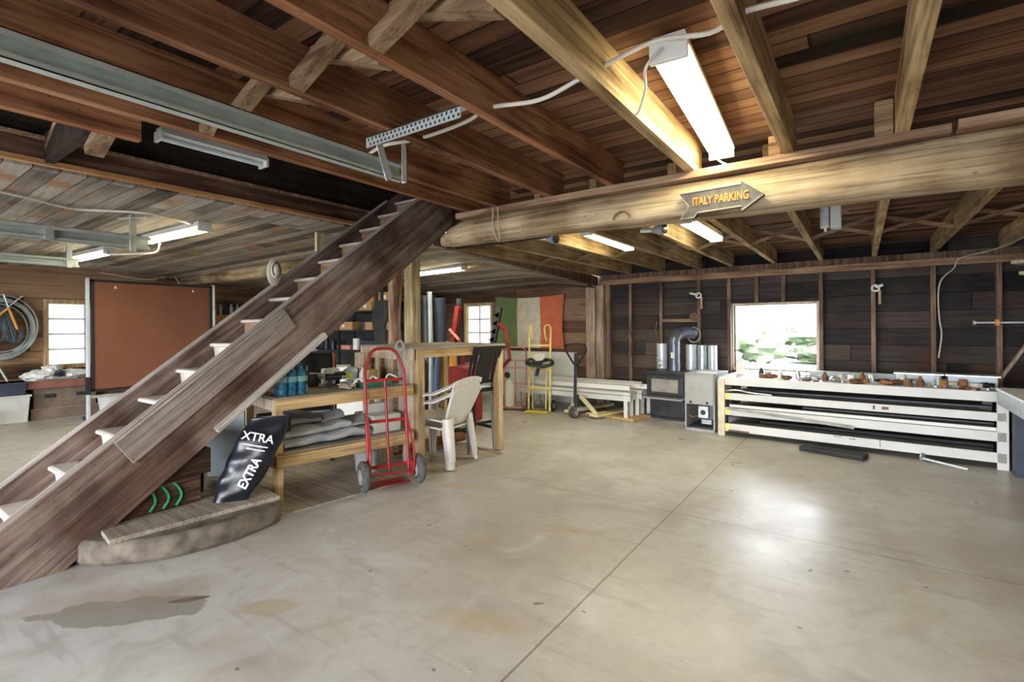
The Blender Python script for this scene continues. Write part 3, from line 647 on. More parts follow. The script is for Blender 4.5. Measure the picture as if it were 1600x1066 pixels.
# ---------------------------------------------------------------- pad, boxes, bag below stairs
pad = [(-4.0, .93), (-3.84, .98), (-3.70, 1.09), (-3.58, 1.25), (-3.51, 1.45), (-3.49, 1.7), (-3.53, 1.95), (-3.62, 2.07), (-4.0, 2.14), (-4.9, 2.2), (-4.9, .93)]
arc = [tuple(q[:2]) for q in curve([(x, y, 0) for x, y in pad[:9]], 4)]
arc = [(x+.012*noise.noise(Vector((x*9, y*9, 0))), y+.012*noise.noise(Vector((x*9, y*9, 4)))) for x, y in arc]
p = MB(); p.prism(arc+pad[9:], 'z', 0, .15); solo(p, 'concrete_plinth', M['pad'], 'low rounded rough concrete plinth under the stairs', 'plinth', bev=.03, smooth=True)
solo(MB().obox((-3.86, 1.56, .165), (.40, 1.02, .03), (0, 0, -.10)), 'plank', M['ply_grey'], 'grey plank lying on the rounded concrete plinth', 'plank', bev=.003)
solo(MB().box((-4.38, 1.05, .181), (-3.99, 1.66, .375)), 'timber_block', M['oldbox'], 'dark old timber block bound with green cord, lower of two under the stairs', 'timber', bev=.006)
solo(MB().box((-4.38, 1.05, .377), (-3.99, 1.73, .56)), 'timber_block', M['oldbox'], 'dark old timber block stacked on top of the green-corded one', 'timber', bev=.006)
for i, y in enumerate((1.33, 1.41, 1.49)):
    solo(MB().tube(curve([(-4.03, y-.03, .365), (-3.985, y, .35), (-3.98, y+.03, .30), (-3.98, y+.035, .25), (-3.975, y+.0, .20)]), .009, 7), 'bungee_cord', M['green_cord'], 'green bungee strand over the lower timber block, ' + ('leftmost', 'middle', 'rightmost')[i], 'cord', 'green bungee cord strands', smooth=True)
bag = thing('charcoal_bag', 'black printed sack leaning against the workbench above the plinth', 'sack', (-3.78, 1.82, .17), math.radians(50))
def bagf(u, v):
    a = 2*PI*u; zz = v
    w = .165*(1-.12*abs(2*v-1)**3)*(.80+.2*min(1, v*3)); d = .075*math.sin(PI*min(max(v, .03), .97))**.4
    x = w*math.copysign(abs(math.cos(a))**.7, math.cos(a)); y = d*math.copysign(abs(math.sin(a))**.8, math.sin(a))
    k = noise.noise(Vector((x*8, y*8, v*6)))*.015
    return (x+k+.26*v-.05, y+k+.10*v+.0, .0+v*.60+.03*x*2)
MB().grid(bagf, 40, 30).build('sack', M['bag'], bag, smooth=True)
text_obj('EXTRA', .095, M['white'], bag, (.10, -.075, .22), (math.radians(80), math.radians(-62), 0), .002, bold=.002, xs=.8)
text_obj('XTRA', .085, M['white'], bag, (.15, -.045, .47), (math.radians(80), math.radians(14), 0), .002, bold=.001, xs=1)
for k in range(2):
    MB().obox((.135, -.055-.004*k, .415-.028*k), (.17-.04*k, .003, .008), (math.radians(-10), math.radians(14), 0)).build('print_line', M['tape'], bag)
solo(MB().obox((-4.45, 2.05, .48), (.34, .02, .6), (.1, 0, .65)), 'metal_sheet', M['bluegrey'], 'pale grey metal sheet leaning behind the black sack', 'panel', bev=.003)
solo(MB().beam((-4.2, 1.75, .18), (-4.3, 1.82, .68), .02, .02), 'black_rod', M['black'], 'thin black rod standing behind the timber blocks', 'rod')

# ---------------------------------------------------------------- workbench and bar counter
RB = math.atan2(1.28, .23)
solo(MB().prism([(-3.66, 2.06), (-3.32, 4.52), (-4.9, 4.75), (-5.2, 2.35)], 'z', 0.001, .012), 'plywood_sheet', M['ply_grey'], 'thin grey plywood sheet on the floor under bench and counter', 'sheet')
wb = thing('workbench', 'pine two-level workbench with worn plywood top beside the stairs', 'workbench', (-3.88, 2.17, .012), RB)
MB().box((0, 0, .845), (1.30, .80, .868)).build('worktop', M['ply_grey'], wb, bev=.002)
MB().box((0, -.02, .765), (1.30, .02, .855)).build('apron', M['pine'], wb, bev=.003)
MB().box((-.02, .02, .765), (.02, .80, .855)).build('apron', M['pale_ply'], wb, bev=.003)
MB().box((0, -.02, .30), (1.30, .02, .395)).build('shelf_rail', M['pine'], wb, bev=.003)
MB().box((-.02, .02, .30), (.02, .80, .395)).build('shelf_rail', M['redwood'], wb, bev=.003)
MB().box((0.02, 0.02, .395), (1.30, .80, .41)).build('shelf', M['ply_grey'], wb)
for a, b in ((.0, .0), (.0, .72), (1.23, .72)):
    MB().box((a, b+.02, 0), (a+.065, b+.075 if b else .085, .845)).build('leg', M['pine_z'], wb, bev=.003)
ct = thing('bar_counter', 'tall pine-framed bar counter right of the workbench', 'counter', (-3.645, 3.53, .012), math.atan2(1.13, .2))
MB().box((-.03, -.02, 1.215), (1.2, 1.15, 1.235)).build('countertop', M['ply_grey'], ct, bev=.002)
for a in (0, 1.1): MB().box((a, 0, 0), (a+.075, .09, 1.215)).build('post', M['pine_z'], ct, bev=.004)
for a in (0, 1.1): MB().box((a, 1.05, 0), (a+.075, 1.14, 1.215)).build('post', M['pine_z'], ct, bev=.004)
MB().box((.075, .0, 1.125), (1.1, .04, 1.215)).build('top_rail', M['pine'], ct, bev=.003)
MB().box((-.02, .09, .30), (.0, 1.12, 1.19)).build('side_panel', M['pale_ply'], ct)
MB().box((-.04, .04, 1.10), (-.02, 1.12, 1.215)).build('top_rail', M['pale_ply'], ct)
for v in (.35, .62, .85): MB().box((-.055, v, .12), (-.02, v+.045, 1.1)).build('batten', M['trimwood'], ct)
MB().box((.075, .6, .02), (1.1, .64, .13)).build('bottom_rail', M['redwood'], ct)
MB().box((.075, 1.08, .28), (1.1, 1.12, .37)).build('rear_rail', M['pine'], ct)

# things on the bench (bench local coordinates converted by the empty's matrix)
bpy.context.view_layer.update()
WM = wb.matrix_world.copy()
def onb(a, b, z=.869): v = WM @ Vector((a, b, z)); return tuple(v)
wp = thing('water_bottle_pack', 'shrink-wrapped pack of blue water bottles on the workbench end', 'bottles', onb(.13, .14), RB)
for i in range(3):
    for j in range(3):
        bt = MB().lathe([(.036, 0), (.038, .02), (.035, .08), (.038, .14), (.034, .19), (.014, .225), (.014, .245)], (i*.078-.03, j*.078-.02, 0), 14).build('bottle', M['waterfill'], wp, smooth=True)
        MB().lathe([(.0375, .11), (.0385, .112), (.0385, .155), (.0375, .157)], (i*.078-.03, j*.078-.02, 0), 14).build('bottle_label', M['tape'], bt)
MB().box((-.075, -.065, -.001), (.17, .18, .262)).build('shrink_wrap', M['water'], wp, bev=.02)
def jug(loc, rz, label, body, cap, lab, name='jug', s=1, cat='jug'):
    t = thing(name, label, cat, loc, rz); t.scale = (s, s, s)
    MB().prism([(-.055, 0), (.055, 0), (.055, .15), (.03, .19), (-.03, .19), (-.055, .15)], 'y', -.035, .035).build('body', body, t, bev=.012)
    MB().cyl((.015, 0, .19), (.015, 0, .215), .018).build('cap', cap, t)
    MB().box((-.045, -.037, .03), (.045, -.0355, .12)).build('product_label', lab, t)
    return t
jug(onb(.86, .40), RB-PI/2+.5-.3, 'grey jug with yellow label among the clutter on the workbench', M['galv'], M['black'], M['pureyellow'])
cb = thing('cardboard_box', 'small cardboard box with red and yellow digits on the workbench', 'box', onb(1.0, .36), RB-PI/2+.25)
MB().box((-.09, -.06, 0), (.09, .06, .15)).build('carton', M['cardboard'], cb, bev=.002)
text_obj('00', .07, M['red'], cb, (.0, -.0625, .085), (PI/2, 0, 0), .001, bold=.002)
MB().tube(curve([(-.07, -.063, .02), (-.02, -.063, .045), (.03, -.063, .025), (.08, -.063, .05)]), .007, 6).build('yellow_stroke', M['pureyellow'], cb)
solo(MB().tube(curve([onb(.72, .12, .89), onb(.80, .16, .95), onb(.88, .14, .91), onb(.97, .18, .96), onb(1.05, .14, .90), onb(1.13, .16, .97), onb(1.22, .14, .93), onb(1.28, .2, .89)]), .010, 7), 'white_cable', M['white'], 'wavy white cable over the tools on the workbench', 'cable', smooth=True)
solo(MB().obox(onb(.98, .17, .89), (.32, .12, .04), (0, 0, RB)), 'tool_case', M['green'], 'flat dark green case under the wavy white cable', 'case', bev=.008)
def drill(loc, rz, label, m):
    t = thing('power_tool', label, 'tool', loc, rz)
    MB().cyl((-.08, 0, .1), (.07, 0, .1), .032, .028).build('motor_body', m, t, smooth=True)
    MB().obox((-.04, 0, .05), (.04, .035, .1), (0, .2, 0)).build('handle', M['black'], t, bev=.008)
    MB().cyl((.07, 0, .1), (.12, 0, .1), .014, .008).build('chuck', M['galv'], t, smooth=True)
    return t
d1 = drill(onb(.66, .36), 1.0, 'black drill with steel chuck lying nearest the leather chair', M['black'])
drill(onb(.80, .55), 2.2, 'dark blue power tool behind the yellow-labelled jug', M['navy'])
drill(onb(.60, .58), .4, 'pale grey power tool at the back of the workbench', M['tub'])
drill(onb(1.12, .56), 2.8, 'black power tool behind the cardboard box', M['blackmat'])
def clump(loc, sz, m, label, name, cat, n=10, seed=0):
    random.seed(seed); b = MB()
    for i in range(n):
        b.tube(curve([(random.uniform(-1, 1)*sz[0], random.uniform(-1, 1)*sz[1], random.uniform(.1, 1)*sz[2]) for _ in range(4)], 4), .006, 5)
    o = b.build(name, m, smooth=True); o.location = loc; return tag(o, label, cat)
clump(onb(.70, .16), (.07, .06, .05), M['rope'], 'tangle of brown and tan cord ends by the green case', 'cord_tangle', 'cord', 9, 4)
clump(onb(.78, .30), (.09, .08, .07), M['galv'], 'tangle of bright metal wire beside the jug', 'wire_tangle', 'wire', 10, 5)
clump(onb(1.05, .30), (.14, .06, .07), M['blackmat'], 'tangle of black tool cables behind the green case', 'tool_cables', 'cable', 10, 6)
solo(MB().ell(onb(.98, .64, .95), (.10, .10, .08), 20), 'safety_helmet', M['black'], 'black rounded helmet at the back of the workbench', 'helmet', smooth=True)
solo(MB().obox(onb(.76, .66, .95), (.16, .10, .16), (0, 0, RB)), 'battery_charger', M['white'], 'white charger box behind the yellow-labelled jug', 'charger', bev=.015)
solo(MB().obox(onb(1.12, .70, 1.02), (.05, .20, .30), (0, 0, RB)), 'upright_board', M['pale_ply'], 'pale board standing at the back of the workbench beside the counter', 'board')
solo(MB().obox(onb(.52, .62, .93), (.12, .16, .12), (0, 0, RB+.3)), 'tool_box', M['blackmat'], 'black plastic tool box at the back of the workbench by the leather chair', 'toolbox', bev=.01)
solo(MB().lathe([(.03, 0), (.03, .12), (.012, .15), (.012, .18)], onb(.92, .30), 14), 'glue_bottle', M['white'], 'white squeeze bottle between jug and cardboard box', 'bottle', smooth=True)
saw = thing('hand_saw', 'grey-bladed handsaw standing against the counter panel', 'saw', onb(1.27, .12), RB)
MB().prism([(-.02, 0), (.0, 0), (.0, .33), (-.07, .33), (-.045, 0)], 'y', 0, .004).build('blade', M['bluegrey'], saw)
MB().tube(curve([(-.07, 0, .33), (-.075, 0, .40), (-.03, 0, .43), (0, 0, .39), (0, 0, .33)]), .014, 8).build('handle', M['grey'], saw, smooth=True)
# tarp folded on the lower shelf
tp = thing('folded_tarp', 'folded grey tarpaulin on the lower shelf of the workbench', 'tarpaulin', onb(.5, .36, .412), RB)
random.seed(11)
def fold(x0, x1, y0, y1, z0, th, lump, sd):
    def f(u, v):
        a = 2*PI*v; x = x0+(x1-x0)*u; cx = (y0+y1)/2; hy = (y1-y0)/2
        y = cx+hy*math.copysign(abs(math.cos(a))**.5, math.cos(a)); z = z0+th/2+th/2*math.copysign(abs(math.sin(a))**.8, math.sin(a))
        k = noise.noise(Vector((x*5+sd, y*5, sd)))
        return (x+.02*noise.noise(Vector((y*7, z*9, sd))), y+.015*k, z+lump*k*(1 if z > z0+th/2 else .1)+.02*abs(k)+lump*.4*u)
    return MB().grid(f, 26, 28)
for i, a in enumerate(((-.42, .36, -.31, .14, 0, .085, .03), (-.40, .20, -.27, .18, .075, .075, .05), (-.02, .40, -.24, .2, .08, .06, .05), (-.46, -.02, -.12, .25, .135, .07, .06), (.0, .22, -.10, .25, .13, .06, .05))):
    fold(*a, i*3.1).build('fold', M['tarp'], tp, smooth=True)
solo(MB().obox(onb(1.08, .30, .50), (.30, .40, .17), (0, 0, RB)), 'foam_box', M['white_paint'], 'white foam box on the lower shelf by the tarpaulin', 'box', bev=.01)
solo(MB().obox(onb(1.08, .34, .62), (.26, .03, .12), (.3, 0, RB)), 'white_board', M['white'], 'white board standing in the foam box on the lower shelf', 'board')
solo(MB().lathe([(.10, 0), (.12, .22), (.125, .225), (.115, .226)], onb(1.0, -.0+.38, -.012)), 'paint_pail', M['tub'], 'grey pail on the floor below the workbench shelf', 'pail', smooth=True)
solo(MB().obox(onb(.10, .35, .55), (.16, .4, .25), (0, 0, RB)), 'black_crate', M['blackmat'], 'black crate on the stair end of the lower shelf', 'crate', bev=.01)

# ---------------------------------------------------------------- chairs
def plastic_chair(loc, rz, label):
    t = thing('plastic_armchair', label, 'chair', loc, rz, 'stacked white plastic armchairs'); m = M['white_plastic']
    def seat(u, v):
        x = -.22+.44*u; y = .23-.44*v; return (x, y, .41-.03*math.sin(PI*u)*math.sin(PI*v)+.02*(1-v)-.02*v)
    MB().grid(seat, 14, 14, -.018).build('seat', m, t, smooth=True)
    def back_(u, v):
        a = -.62+1.24*u; w = .205+.08*v; x = w*math.sin(a)/math.sin(.62); y = -.20-.16*v-.05*math.cos(a*1.6)+.04
        return (x, y, .42+(.37+.045*math.cos(a*2.2))*v)
    MB().grid(back_, 20, 12, -.014).build('backrest', m, t, smooth=True)
    for s in (-1, 1):
        def arm(u, v):
            p = [(.235, -.36, .80), (.29, -.26, .745), (.305, -.1, .68), (.30, .08, .65), (.28, .2, .63), (.262, .245, .56), (.255, .245, .42)]
            q = u*(len(p)-1); i = min(int(q), len(p)-2); f = q-i; c = [p[i][k]*(1-f)+p[i+1][k]*f for k in range(3)]
            if i < 4: return (s*(c[0]-.03+.06*v), c[1], c[2]-.03*(v if u < .3 else v*.5))
            return (s*c[0], c[1]-.03*0+(-.03+.06*v)*.9, c[2])
        MB().grid(arm, 24, 3, -.016).build('armrest', m, t, smooth=True)
        for yy, sp2 in ((.24, .03), (-.22, -.06)):
            def leg(u, v, yy=yy, sp2=sp2):
                a = PI*1.1*(v-.5)+(PI*.25 if yy > 0 else -PI*.25); r = .050-.014*u
                cx = .225+.03*u; cy = yy+sp2*u
                return (s*(cx+r*math.cos(a)-.02), cy+r*math.sin(a), .42*(1-u))
            MB().grid(leg, 6, 8, .010).build('leg', m, t, smooth=True)
    return t
pc = plastic_chair((-3.71, 3.91, .012), math.radians(99), 'lower white plastic armchair of the stacked pair by the counter')
dup(pc, (-3.70, 3.90, .095), math.radians(100), 'upper white plastic armchair stacked on the other by the counter', 'stacked white plastic armchairs')
bc = thing('bar_chair', 'tall black slat-backed bar chair in front of the counter', 'chair', (-3.78, 4.50, .012), math.radians(78))
m = M['darkwood2']
for s in (-1, 1):
    MB().beam((s*.19, .19, 0), (s*.18, .17, .70), .035, .035, (0, 1, 0)).build('leg', m, bc, bev=.003)
    MB().tube(curve([(s*.19, -.20, 0), (s*.185, -.17, .4), (s*.185, -.17, .72), (s*.19, -.25, 1.0), (s*.195, -.34, 1.21)], 4), .021, 4).build('leg', m, bc)
    MB().beam((s*.185, .18, .25), (s*.185, -.17, .25), .02, .035).build('stretcher', m, bc)
MB().beam((-.185, .18, .19), (.185, .18, .19), .02, .035).beam((-.185, -.17, .32), (.185, -.17, .32), .02, .03).build('stretcher', m, bc)
MB().box((-.21, -.20, .68), (.21, .21, .73)).build('seat', M['leather'], bc, bev=.012)
MB().beam((-.20, -.325, 1.165), (.20, -.325, 1.165), .02, .09, (0, -.35, 1)).build('back_rail', m, bc)
MB().beam((-.19, -.19, .80), (.19, -.19, .80), .02, .035).build('back_rail', m, bc)
MB().beam((0, -.20, .8), (0, -.318, 1.15), .20, .02, (0, 1, 0)).build('back_slat', m, bc)
for s in (-1, 1): MB().beam((s*.145, -.20, .8), (s*.145, -.318, 1.15), .03, .02, (0, 1, 0)).build('back_slat', m, bc)
lc = thing('leather_dining_chair', 'black leather dining chair behind the workbench', 'chair', (-5.0, 3.24, 0), math.radians(52))
for s in (-1, 1):
    MB().beam((s*.2, .2, 0), (s*.2, .2, .42), .04, .04, (0, 1, 0)).build('leg', m, lc)
    MB().tube(curve([(s*.2, -.24, 0), (s*.2, -.2, .42), (s*.2, -.23, .8), (s*.2, -.30, 1.17)], 4), .024, 4).build('leg', m, lc)
MB().box((-.23, -.2, .41), (.23, .24, .50)).build('seat', M['leather'], lc, bev=.03)
def lb(u, v):
    a = 2*PI*v; x = -.20+.40*u; h = .56+.62*(.5+.5*math.cos(a))
    return (x, -.215-.11*((h-.56)/.6)**1.4+.03*math.sin(a)+.01*math.cos(u*PI*2), h)
MB().grid(lb, 14, 24).build('backrest', M['leather'], lc, smooth=True)
for s_ in (-1, 1): MB().tube(curve([(s_*.235, -.25, .5), (s_*.235, -.26, .8), (s_*.235, -.345, 1.19)], 4), .018, 4).build('side_trim', M['stud_pale'] if s_ < 0 else M['redwood'], lc)
solo(MB().ell((-4.80, 3.02, 1.215), (.12, .12, .02), 20), 'oval_tray', M['white'], 'white oval tray resting on top of the leather chair back', 'tray', smooth=True)

# ---------------------------------------------------------------- hand trucks
def wheel(parent, c, r, w, ax=(1, 0, 0), name='wheel', tm=None, hm=None):
    c = Vector(c); ax = Vector(ax).normalized(); u = ax.orthogonal().normalized(); v = ax.cross(u); b = MB()
    pts = [c+(u*math.cos(a)+v*math.sin(a))*(r-w/2) for a in [2*PI*i/28 for i in range(28)]]
    b.tube(pts, w/2, 10, closed=True); o = b.build(name, tm or M['tyre'], parent, smooth=True)
    MB().cyl(c-ax*w*.43, c+ax*w*.43, r*.5, n=24).cyl(c-ax*w*.5, c+ax*w*.5, r*.22, n=14).build('hub', hm or M['hub'], o, smooth=True)
    return o
ht = thing('hand_truck', 'red two-wheeled hand truck leaning against the workbench corner', 'hand truck', (-3.445, 3.0, .012), math.atan2(.44, .19))
R_ = M['red']
wheel(ht, (-.25, 0, .137), .137, .075); wheel(ht, (.25, 0, .137), .137, .075)
for s in (-1, 1): MB().cyl((s*.25-.031, 0, .137), (s*.25+.031, 0, .137), .098, n=28).build('sidewall', M['black'], ht, smooth=True)
def lean(z): return .06+.135*z
for s in (-1, 1):
    MB().tube(curve([(s*.185, lean(.08), .08), (s*.185, lean(.5), .5), (s*.185, lean(.95), .97)], 3)+curve([(s*.183, lean(1.0), 1.02), (s*.15, lean(1.12)+.0, 1.13), (s*.12, lean(1.2), 1.2), (s*.07, lean(1.23), 1.235), (0, lean(1.24), 1.24)], 4), .015, 10).build('side_rail', R_, ht, smooth=True)
    MB().tube(curve([(s*.185, lean(.66), .68), (s*.19, .03, .45), (s*.2, -.03, .3), (s*.2, -.02, .16), (s*.2, 0, .13)], 5), .012, 8).build('wheel_brace', R_, ht, smooth=True)
    MB().prism([(.06, .06), (-.03, .09), (-.02, .20), (.08, .24)], 'x', s*.195-.003, s*.195+.003).build('side_plate', R_, ht)
MB().tube([(0, lean(.12), .12), (0, lean(.95), .95)], .013, 10).build('centre_bar', R_, ht, smooth=True)
for z in (.95, .58, .18): MB().beam((-.185, lean(z), z), (.185, lean(z), z), .012, .028).build('cross_bar', R_, ht)
MB().cyl((-.28, 0, .13), (.28, 0, .13), .010).build('axle', R_, ht)
MB().box((-.2, .06, .005), (.2, .24, .012)).build('toe_plate', R_, ht)

h2 = thing('hand_truck', 'faded red round-topped hand truck with cylinder strapped on, by back wall', 'hand truck', (-4.98, 7.15, 0), math.radians(20))
P_ = M['pink']
MB().tube([(-.2, .0, .05), (-.2, 0, .95)]+[(-.2+.1-.1*math.cos(a), 0, .98+.1*math.sin(a)) for a in [PI/2*i/5 for i in range(6)]]+[(.1+.1*math.sin(a), 0, .98+.1*math.cos(a)) for a in [PI/2*i/5 for i in range(6)]]+[(.2, 0, .05)], .013, 8).build('frame', P_, h2, smooth=True)
for z in (.12, .45, .72, .85): MB().beam((-.2, 0, z), (.2, 0, z), .012, .02).build('cross_bar', P_, h2)
MB().beam((0, 0, .1), (0, 0, .85), .02, .012, (0, 1, 0)).build('centre_bar', P_, h2)
MB().box((-.22, -.24, .05), (.22, .0, .06)).build('toe_plate', P_, h2)
for s in (-1, 1): wheel(h2, (s*.24, .1, .11), .11, .045, tm=M['rubber'])
for s in (-1, 1): wheel(h2, (s*.2, -.22, .05), .05, .03, tm=M['rubber'])
solo(MB().lathe([(.08, 0), (.085, .05), (.085, .38), (.05, .44), (.03, .46), (.03, .5)], (-5.0, 7.0, .065), 18), 'gas_cylinder', M['cloth_white'], 'white gas cylinder on the faded red hand truck', 'cylinder', smooth=True)
rg = thing('regulator_gauge', 'black gauge on top of the white gas cylinder', 'gauge', (-5.0, 6.95, .56))
MB().cyl((0, 0, .05), (0, -.03, .05), .05).build('gauge_body', M['black'], rg, smooth=True); MB().cyl((0, 0, 0), (0, .07, 0), .015).build('fitting', M['rust'], rg)
h3 = thing('appliance_dolly', 'tall yellow appliance dolly with black strap, leaning by white panel', 'hand truck', (-4.46, 7.08, 0), math.radians(12))
Y_ = M['yellow']
for s in (-1, 1):
    MB().beam((s*.19, .03, .03), (s*.19, .10, 1.25), .03, .02, (0, 1, 0)).build('side_rail', Y_, h3)
    MB().beam((s*.12, .03, .05), (s*.12, .09, .7), .02, .015, (0, 1, 0)).build('inner_rail', M['cream'], h3)
    MB().tube(curve([(s*.19, .10, 1.15), (s*.19, .11, 1.40), (s*.16, .06, 1.47), (s*.12, .0, 1.43), (s*.12, .03, 1.28), (s*.12, .10, 1.2)], 5), .014, 8).build('handle', Y_, h3, smooth=True)
    wheel(h3, (s*.22, .12, .1), .1, .045, tm=M['black'])
for z, w in ((1.12, .03), (.72, .06), (.40, .03)): MB().beam((-.19, .03+.06*z, z), (.19, .03+.06*z, z), .015, w).build('cross_bar', Y_, h3)
MB().box((-.1, .05, .74), (.1, .07, .98)).build('sheet_label', M['tape'], h3)
MB().tube(curve([(-.22, .02, .88), (-.1, -.02, .84), (.05, .0, .85), (.22, .02, .88), (.23, .05, .80), (0, -.03, .78), (-.2, .0, .80), (-.22, .02, .88)], 5), .022, 6).build('strap', M['black'], h3, smooth=True)
MB().tube(curve([(-.23, .03, .80), (-.12, -.03, .90), (.02, -.01, .80), (.14, -.03, .90), (.23, .03, .84), (.1, -.02, .76), (-.1, -.03, .82), (-.23, .03, .86)], 5), .02, 6).build('strap', M['blackmat'], h3, smooth=True)
MB().obox((0, -.04, .68), (.06, .02, .14), (0, .3, 0)).build('strap_end', M['black'], h3)
MB().box((-.2, -.16, .01), (.2, .03, .02)).build('toe_plate', M['pureyellow'], h3)
# pallet jack
pj = thing('pallet_jack', 'cream pallet jack with dark loop handle, parked before white benches', 'pallet jack', (-3.70, 6.95, 0), math.radians(-14))
MB().beam((0, 0, .22), (0, .03, 1.02), .045, .03, (0, 1, 0)).build('handle_stem', M['navy'], pj, bev=.004)
lp = [(0, .03, .80), (-.09, .03, .93), (-.16, .03, 1.05), (-.15, .03, 1.13), (-.08, .03, 1.165), (0, .03, 1.17), (.08, .03, 1.165), (.15, .03, 1.13), (.16, .03, 1.05), (.09, .03, .93)]
MB().tube(curve([(x_*1.3, y_, z_) for x_, y_, z_ in lp+[lp[0]]], 4), .016, 8).build('handle_loop', M['black'], pj, smooth=True)
MB().cyl((0, .04, .12), (0, .04, .36), .035).build('pump', M['iron'], pj, smooth=True)
MB().box((-.13, -.02, .12), (.13, .16, .16)).build('head_plate', M['grey'], pj, bev=.004)
for s in (-1, 1):
    MB().beam((s*.05, .08, .34), (s*.27, .2, .06), .07, .02, (0, 1, 0)).build('fork_brace', M['cream'], pj)
    MB().box((s*.27-.08, .12, .03), (s*.27+.08, 1.25, .075)).build('fork', M['cream'], pj, bev=.006)
    wheel(pj, (s*.035, -.02, .085), .085, .05, tm=M['rubber'])
    MB().cyl((s*.27-.05, 1.1, .03), (s*.27+.05, 1.1, .03), .03).build('fork_roller', M['grey'], pj)
# white benches
random.seed(5)
wb0 = None
spots = [(-3.95, 7.32, 'white bench frame nearest the pallet jack'), (-3.9, 7.66, 'second white bench frame from the pallet jack'), (-3.84, 8.0, 'white bench frame closest to the back wall')]
bn = thing('white_bench', spots[0][2], 'bench', (spots[0][0], spots[0][1], 0), -.02, 'long white benches along the back wall')
MB().box((-1.08, -.13, .38), (1.08, .13, .42)).build('seat_board', M['white_paint'], bn, bev=.003)
MB().box((-1.05, -.13, .29), (1.08, -.11, .37)).box((-1.05, .11, .29), (1.05, .13, .37)).build('apron', M['white_paint'], bn)
for a in (-1.0, 1.0):
    for b in (-.1, .1): MB().box((a-.03, b-.025, 0), (a+.03, b+.025, .38)).build('leg', M['white_paint'], bn, bev=.003)
for x, y, lab in spots[1:]: dup(bn, (x, y, 0), -.02, lab, 'long white benches along the back wall')
for i, (a, b, y, z) in enumerate([(-5.0, -2.95, 7.38, .43), (-4.95, -2.75, 7.72, .43), (-4.9, -3.0, 8.02, .43)]):
    solo(MB().obox(((a+b)/2, y, z+.04), (b-a, .05, .075), (0, 0, -.02)), 'white_board', M['white'], ['white painted board lying on the nearest white bench', 'white painted board lying on the middle white bench', 'white painted board lying on the rearmost white bench'][i], 'board', bev=.003)
solo(MB().obox((-3.2, 7.45, .02), (.9, .5, .03), (0, 0, -.2)), 'plywood_offcut', M['pine'], 'flat plywood piece on the floor under the white benches', 'board')
# flag, white panel
fgt = thing('tricolour_flag', 'green, white and red-orange tricolour flag pinned to the back wall', 'flag', (-6.37, 8.46, 1.0))
def fl_(a, b):
    def f(u, v):
        t = a+(b-a)*u; x = t*1.66; sag = -.045*math.sin(PI*t)*(1-v)
        y = -.02+.014*math.sin(9*t+3*v)+.012*math.sin(17*t-6*v)*(v)+.008*noise.noise(Vector((t*7, v*7, 0)))
        edge = .04*math.sin(PI*v)*(1 if t > .98 else 0)
        return (x-edge, y, 1.07-v*1.05+sag-.02*t*v)
    return f
for a, b, m_, nm in ((0, .335, mat('flag_green', (.15, .22, .09), .8), 'green_stripe'), (.335, .665, mat('flag_white', (.60, .55, .47), .8), 'white_stripe'), (.665, 1, mat('flag_orange', (.56, .14, .07), .8), 'orange_stripe')):
    MB().grid(fl_(a, b), 14, 26, .002).build(nm, m_, fgt, smooth=True)
solo(MB().obox((-5.55, 8.26, .475), (2.35, .03, .95), (-.06, 0, 0)), 'sheet_panel', M['white_paint'], 'big white sheet panel leaning on the wall below the flag', 'panel')

# ---------------------------------------------------------------- engine hoist, tall rolls
eh = thing('folded_hoist', 'dark red folded steel hoist left of the back window', 'hoist', (-5.9, 6.5, 0))
MB().beam((-.16, 0, 0), (.18, 0, 1.80), .09, .09, (0, 1, 0)).build('mast', M['darkred'], eh, bev=.004)
MB().tube([(.0, -.04, 1.40), (.22, -.04, 1.22), (.30, -.04, 1.0), (.32, -.04, .1)], .035, 4).build('arm', M['red'], eh)
MB().beam((-.25, -.08, 1.22), (.35, -.08, 1.10), .05, .04).build('cross_arm', M['grey'], eh)
MB().ell((.38, -.1, 1.11), (.12, .06, .05), 14).build('grip', M['black'], eh, smooth=True)
eh2 = thing('weight_bench_frame', 'red and black toothed steel upright in front of the flag', 'frame', (-5.05, 6.8, 0))
MB().beam((-.16, 0, 1.12), (.0, 0, 1.78), .10, .06, (0, 1, 0)).build('toothed_upright', M['iron'], eh2)
for k in range(4): MB().prism([(-.15+.036*k-.09, 1.22+.14*k), (-.1+.036*k, 1.27+.14*k), (-.12+.036*k, 1.18+.14*k)], 'y', -.03, .03).build('tooth', M['iron'], eh2)
MB().tube([(-.03, 0, 1.5), (.12, 0, 1.38), (.17, 0, 1.15), (.20, 0, .9), (-.12, 0, .6)], .038, 4).build('arm', M['darkred'], eh2)
MB().beam((-.16, 0, 0), (-.16, 0, 1.15), .05, .05, (0, 1, 0)).build('upright', M['darkred'], eh2)
for i, (x, y, r, h, m_, lab) in enumerate([(-6.22, 6.25, .13, 2.0, 'black', 'tall black rolled bundle right beside the timber post'), (-6.02, 6.35, .10, 1.95, 'navy', 'tall dark navy roll standing next to the black one'), (-6.02, 6.1, .04, 2.05, 'bluegrey', 'pale steel tube leaning on the dark rolls'), (-5.78, 6.6, .06, 1.95, 'blackmat', 'slim black roll right of the dark rolls')]):
    b = MB(); b.tube(curve([(x, y, 0), (x+.02, y, h*.4), (x-.02, y+.03, h*.8), (x, y, h)], 5), r, 14, rs=[r*(1+.15*noise.noise(Vector((k*.9, i*5, 0)))) for k in range(16)])
    solo(b, 'standing_roll', M[m_], lab, 'roll', smooth=True)
solo(MB().box((-5.2, 5.55, .02), (-4.75, 5.95, .85)), 'floor_machine', M['red'], 'red machine body seen through the bar counter frame', 'machine', bev=.03)
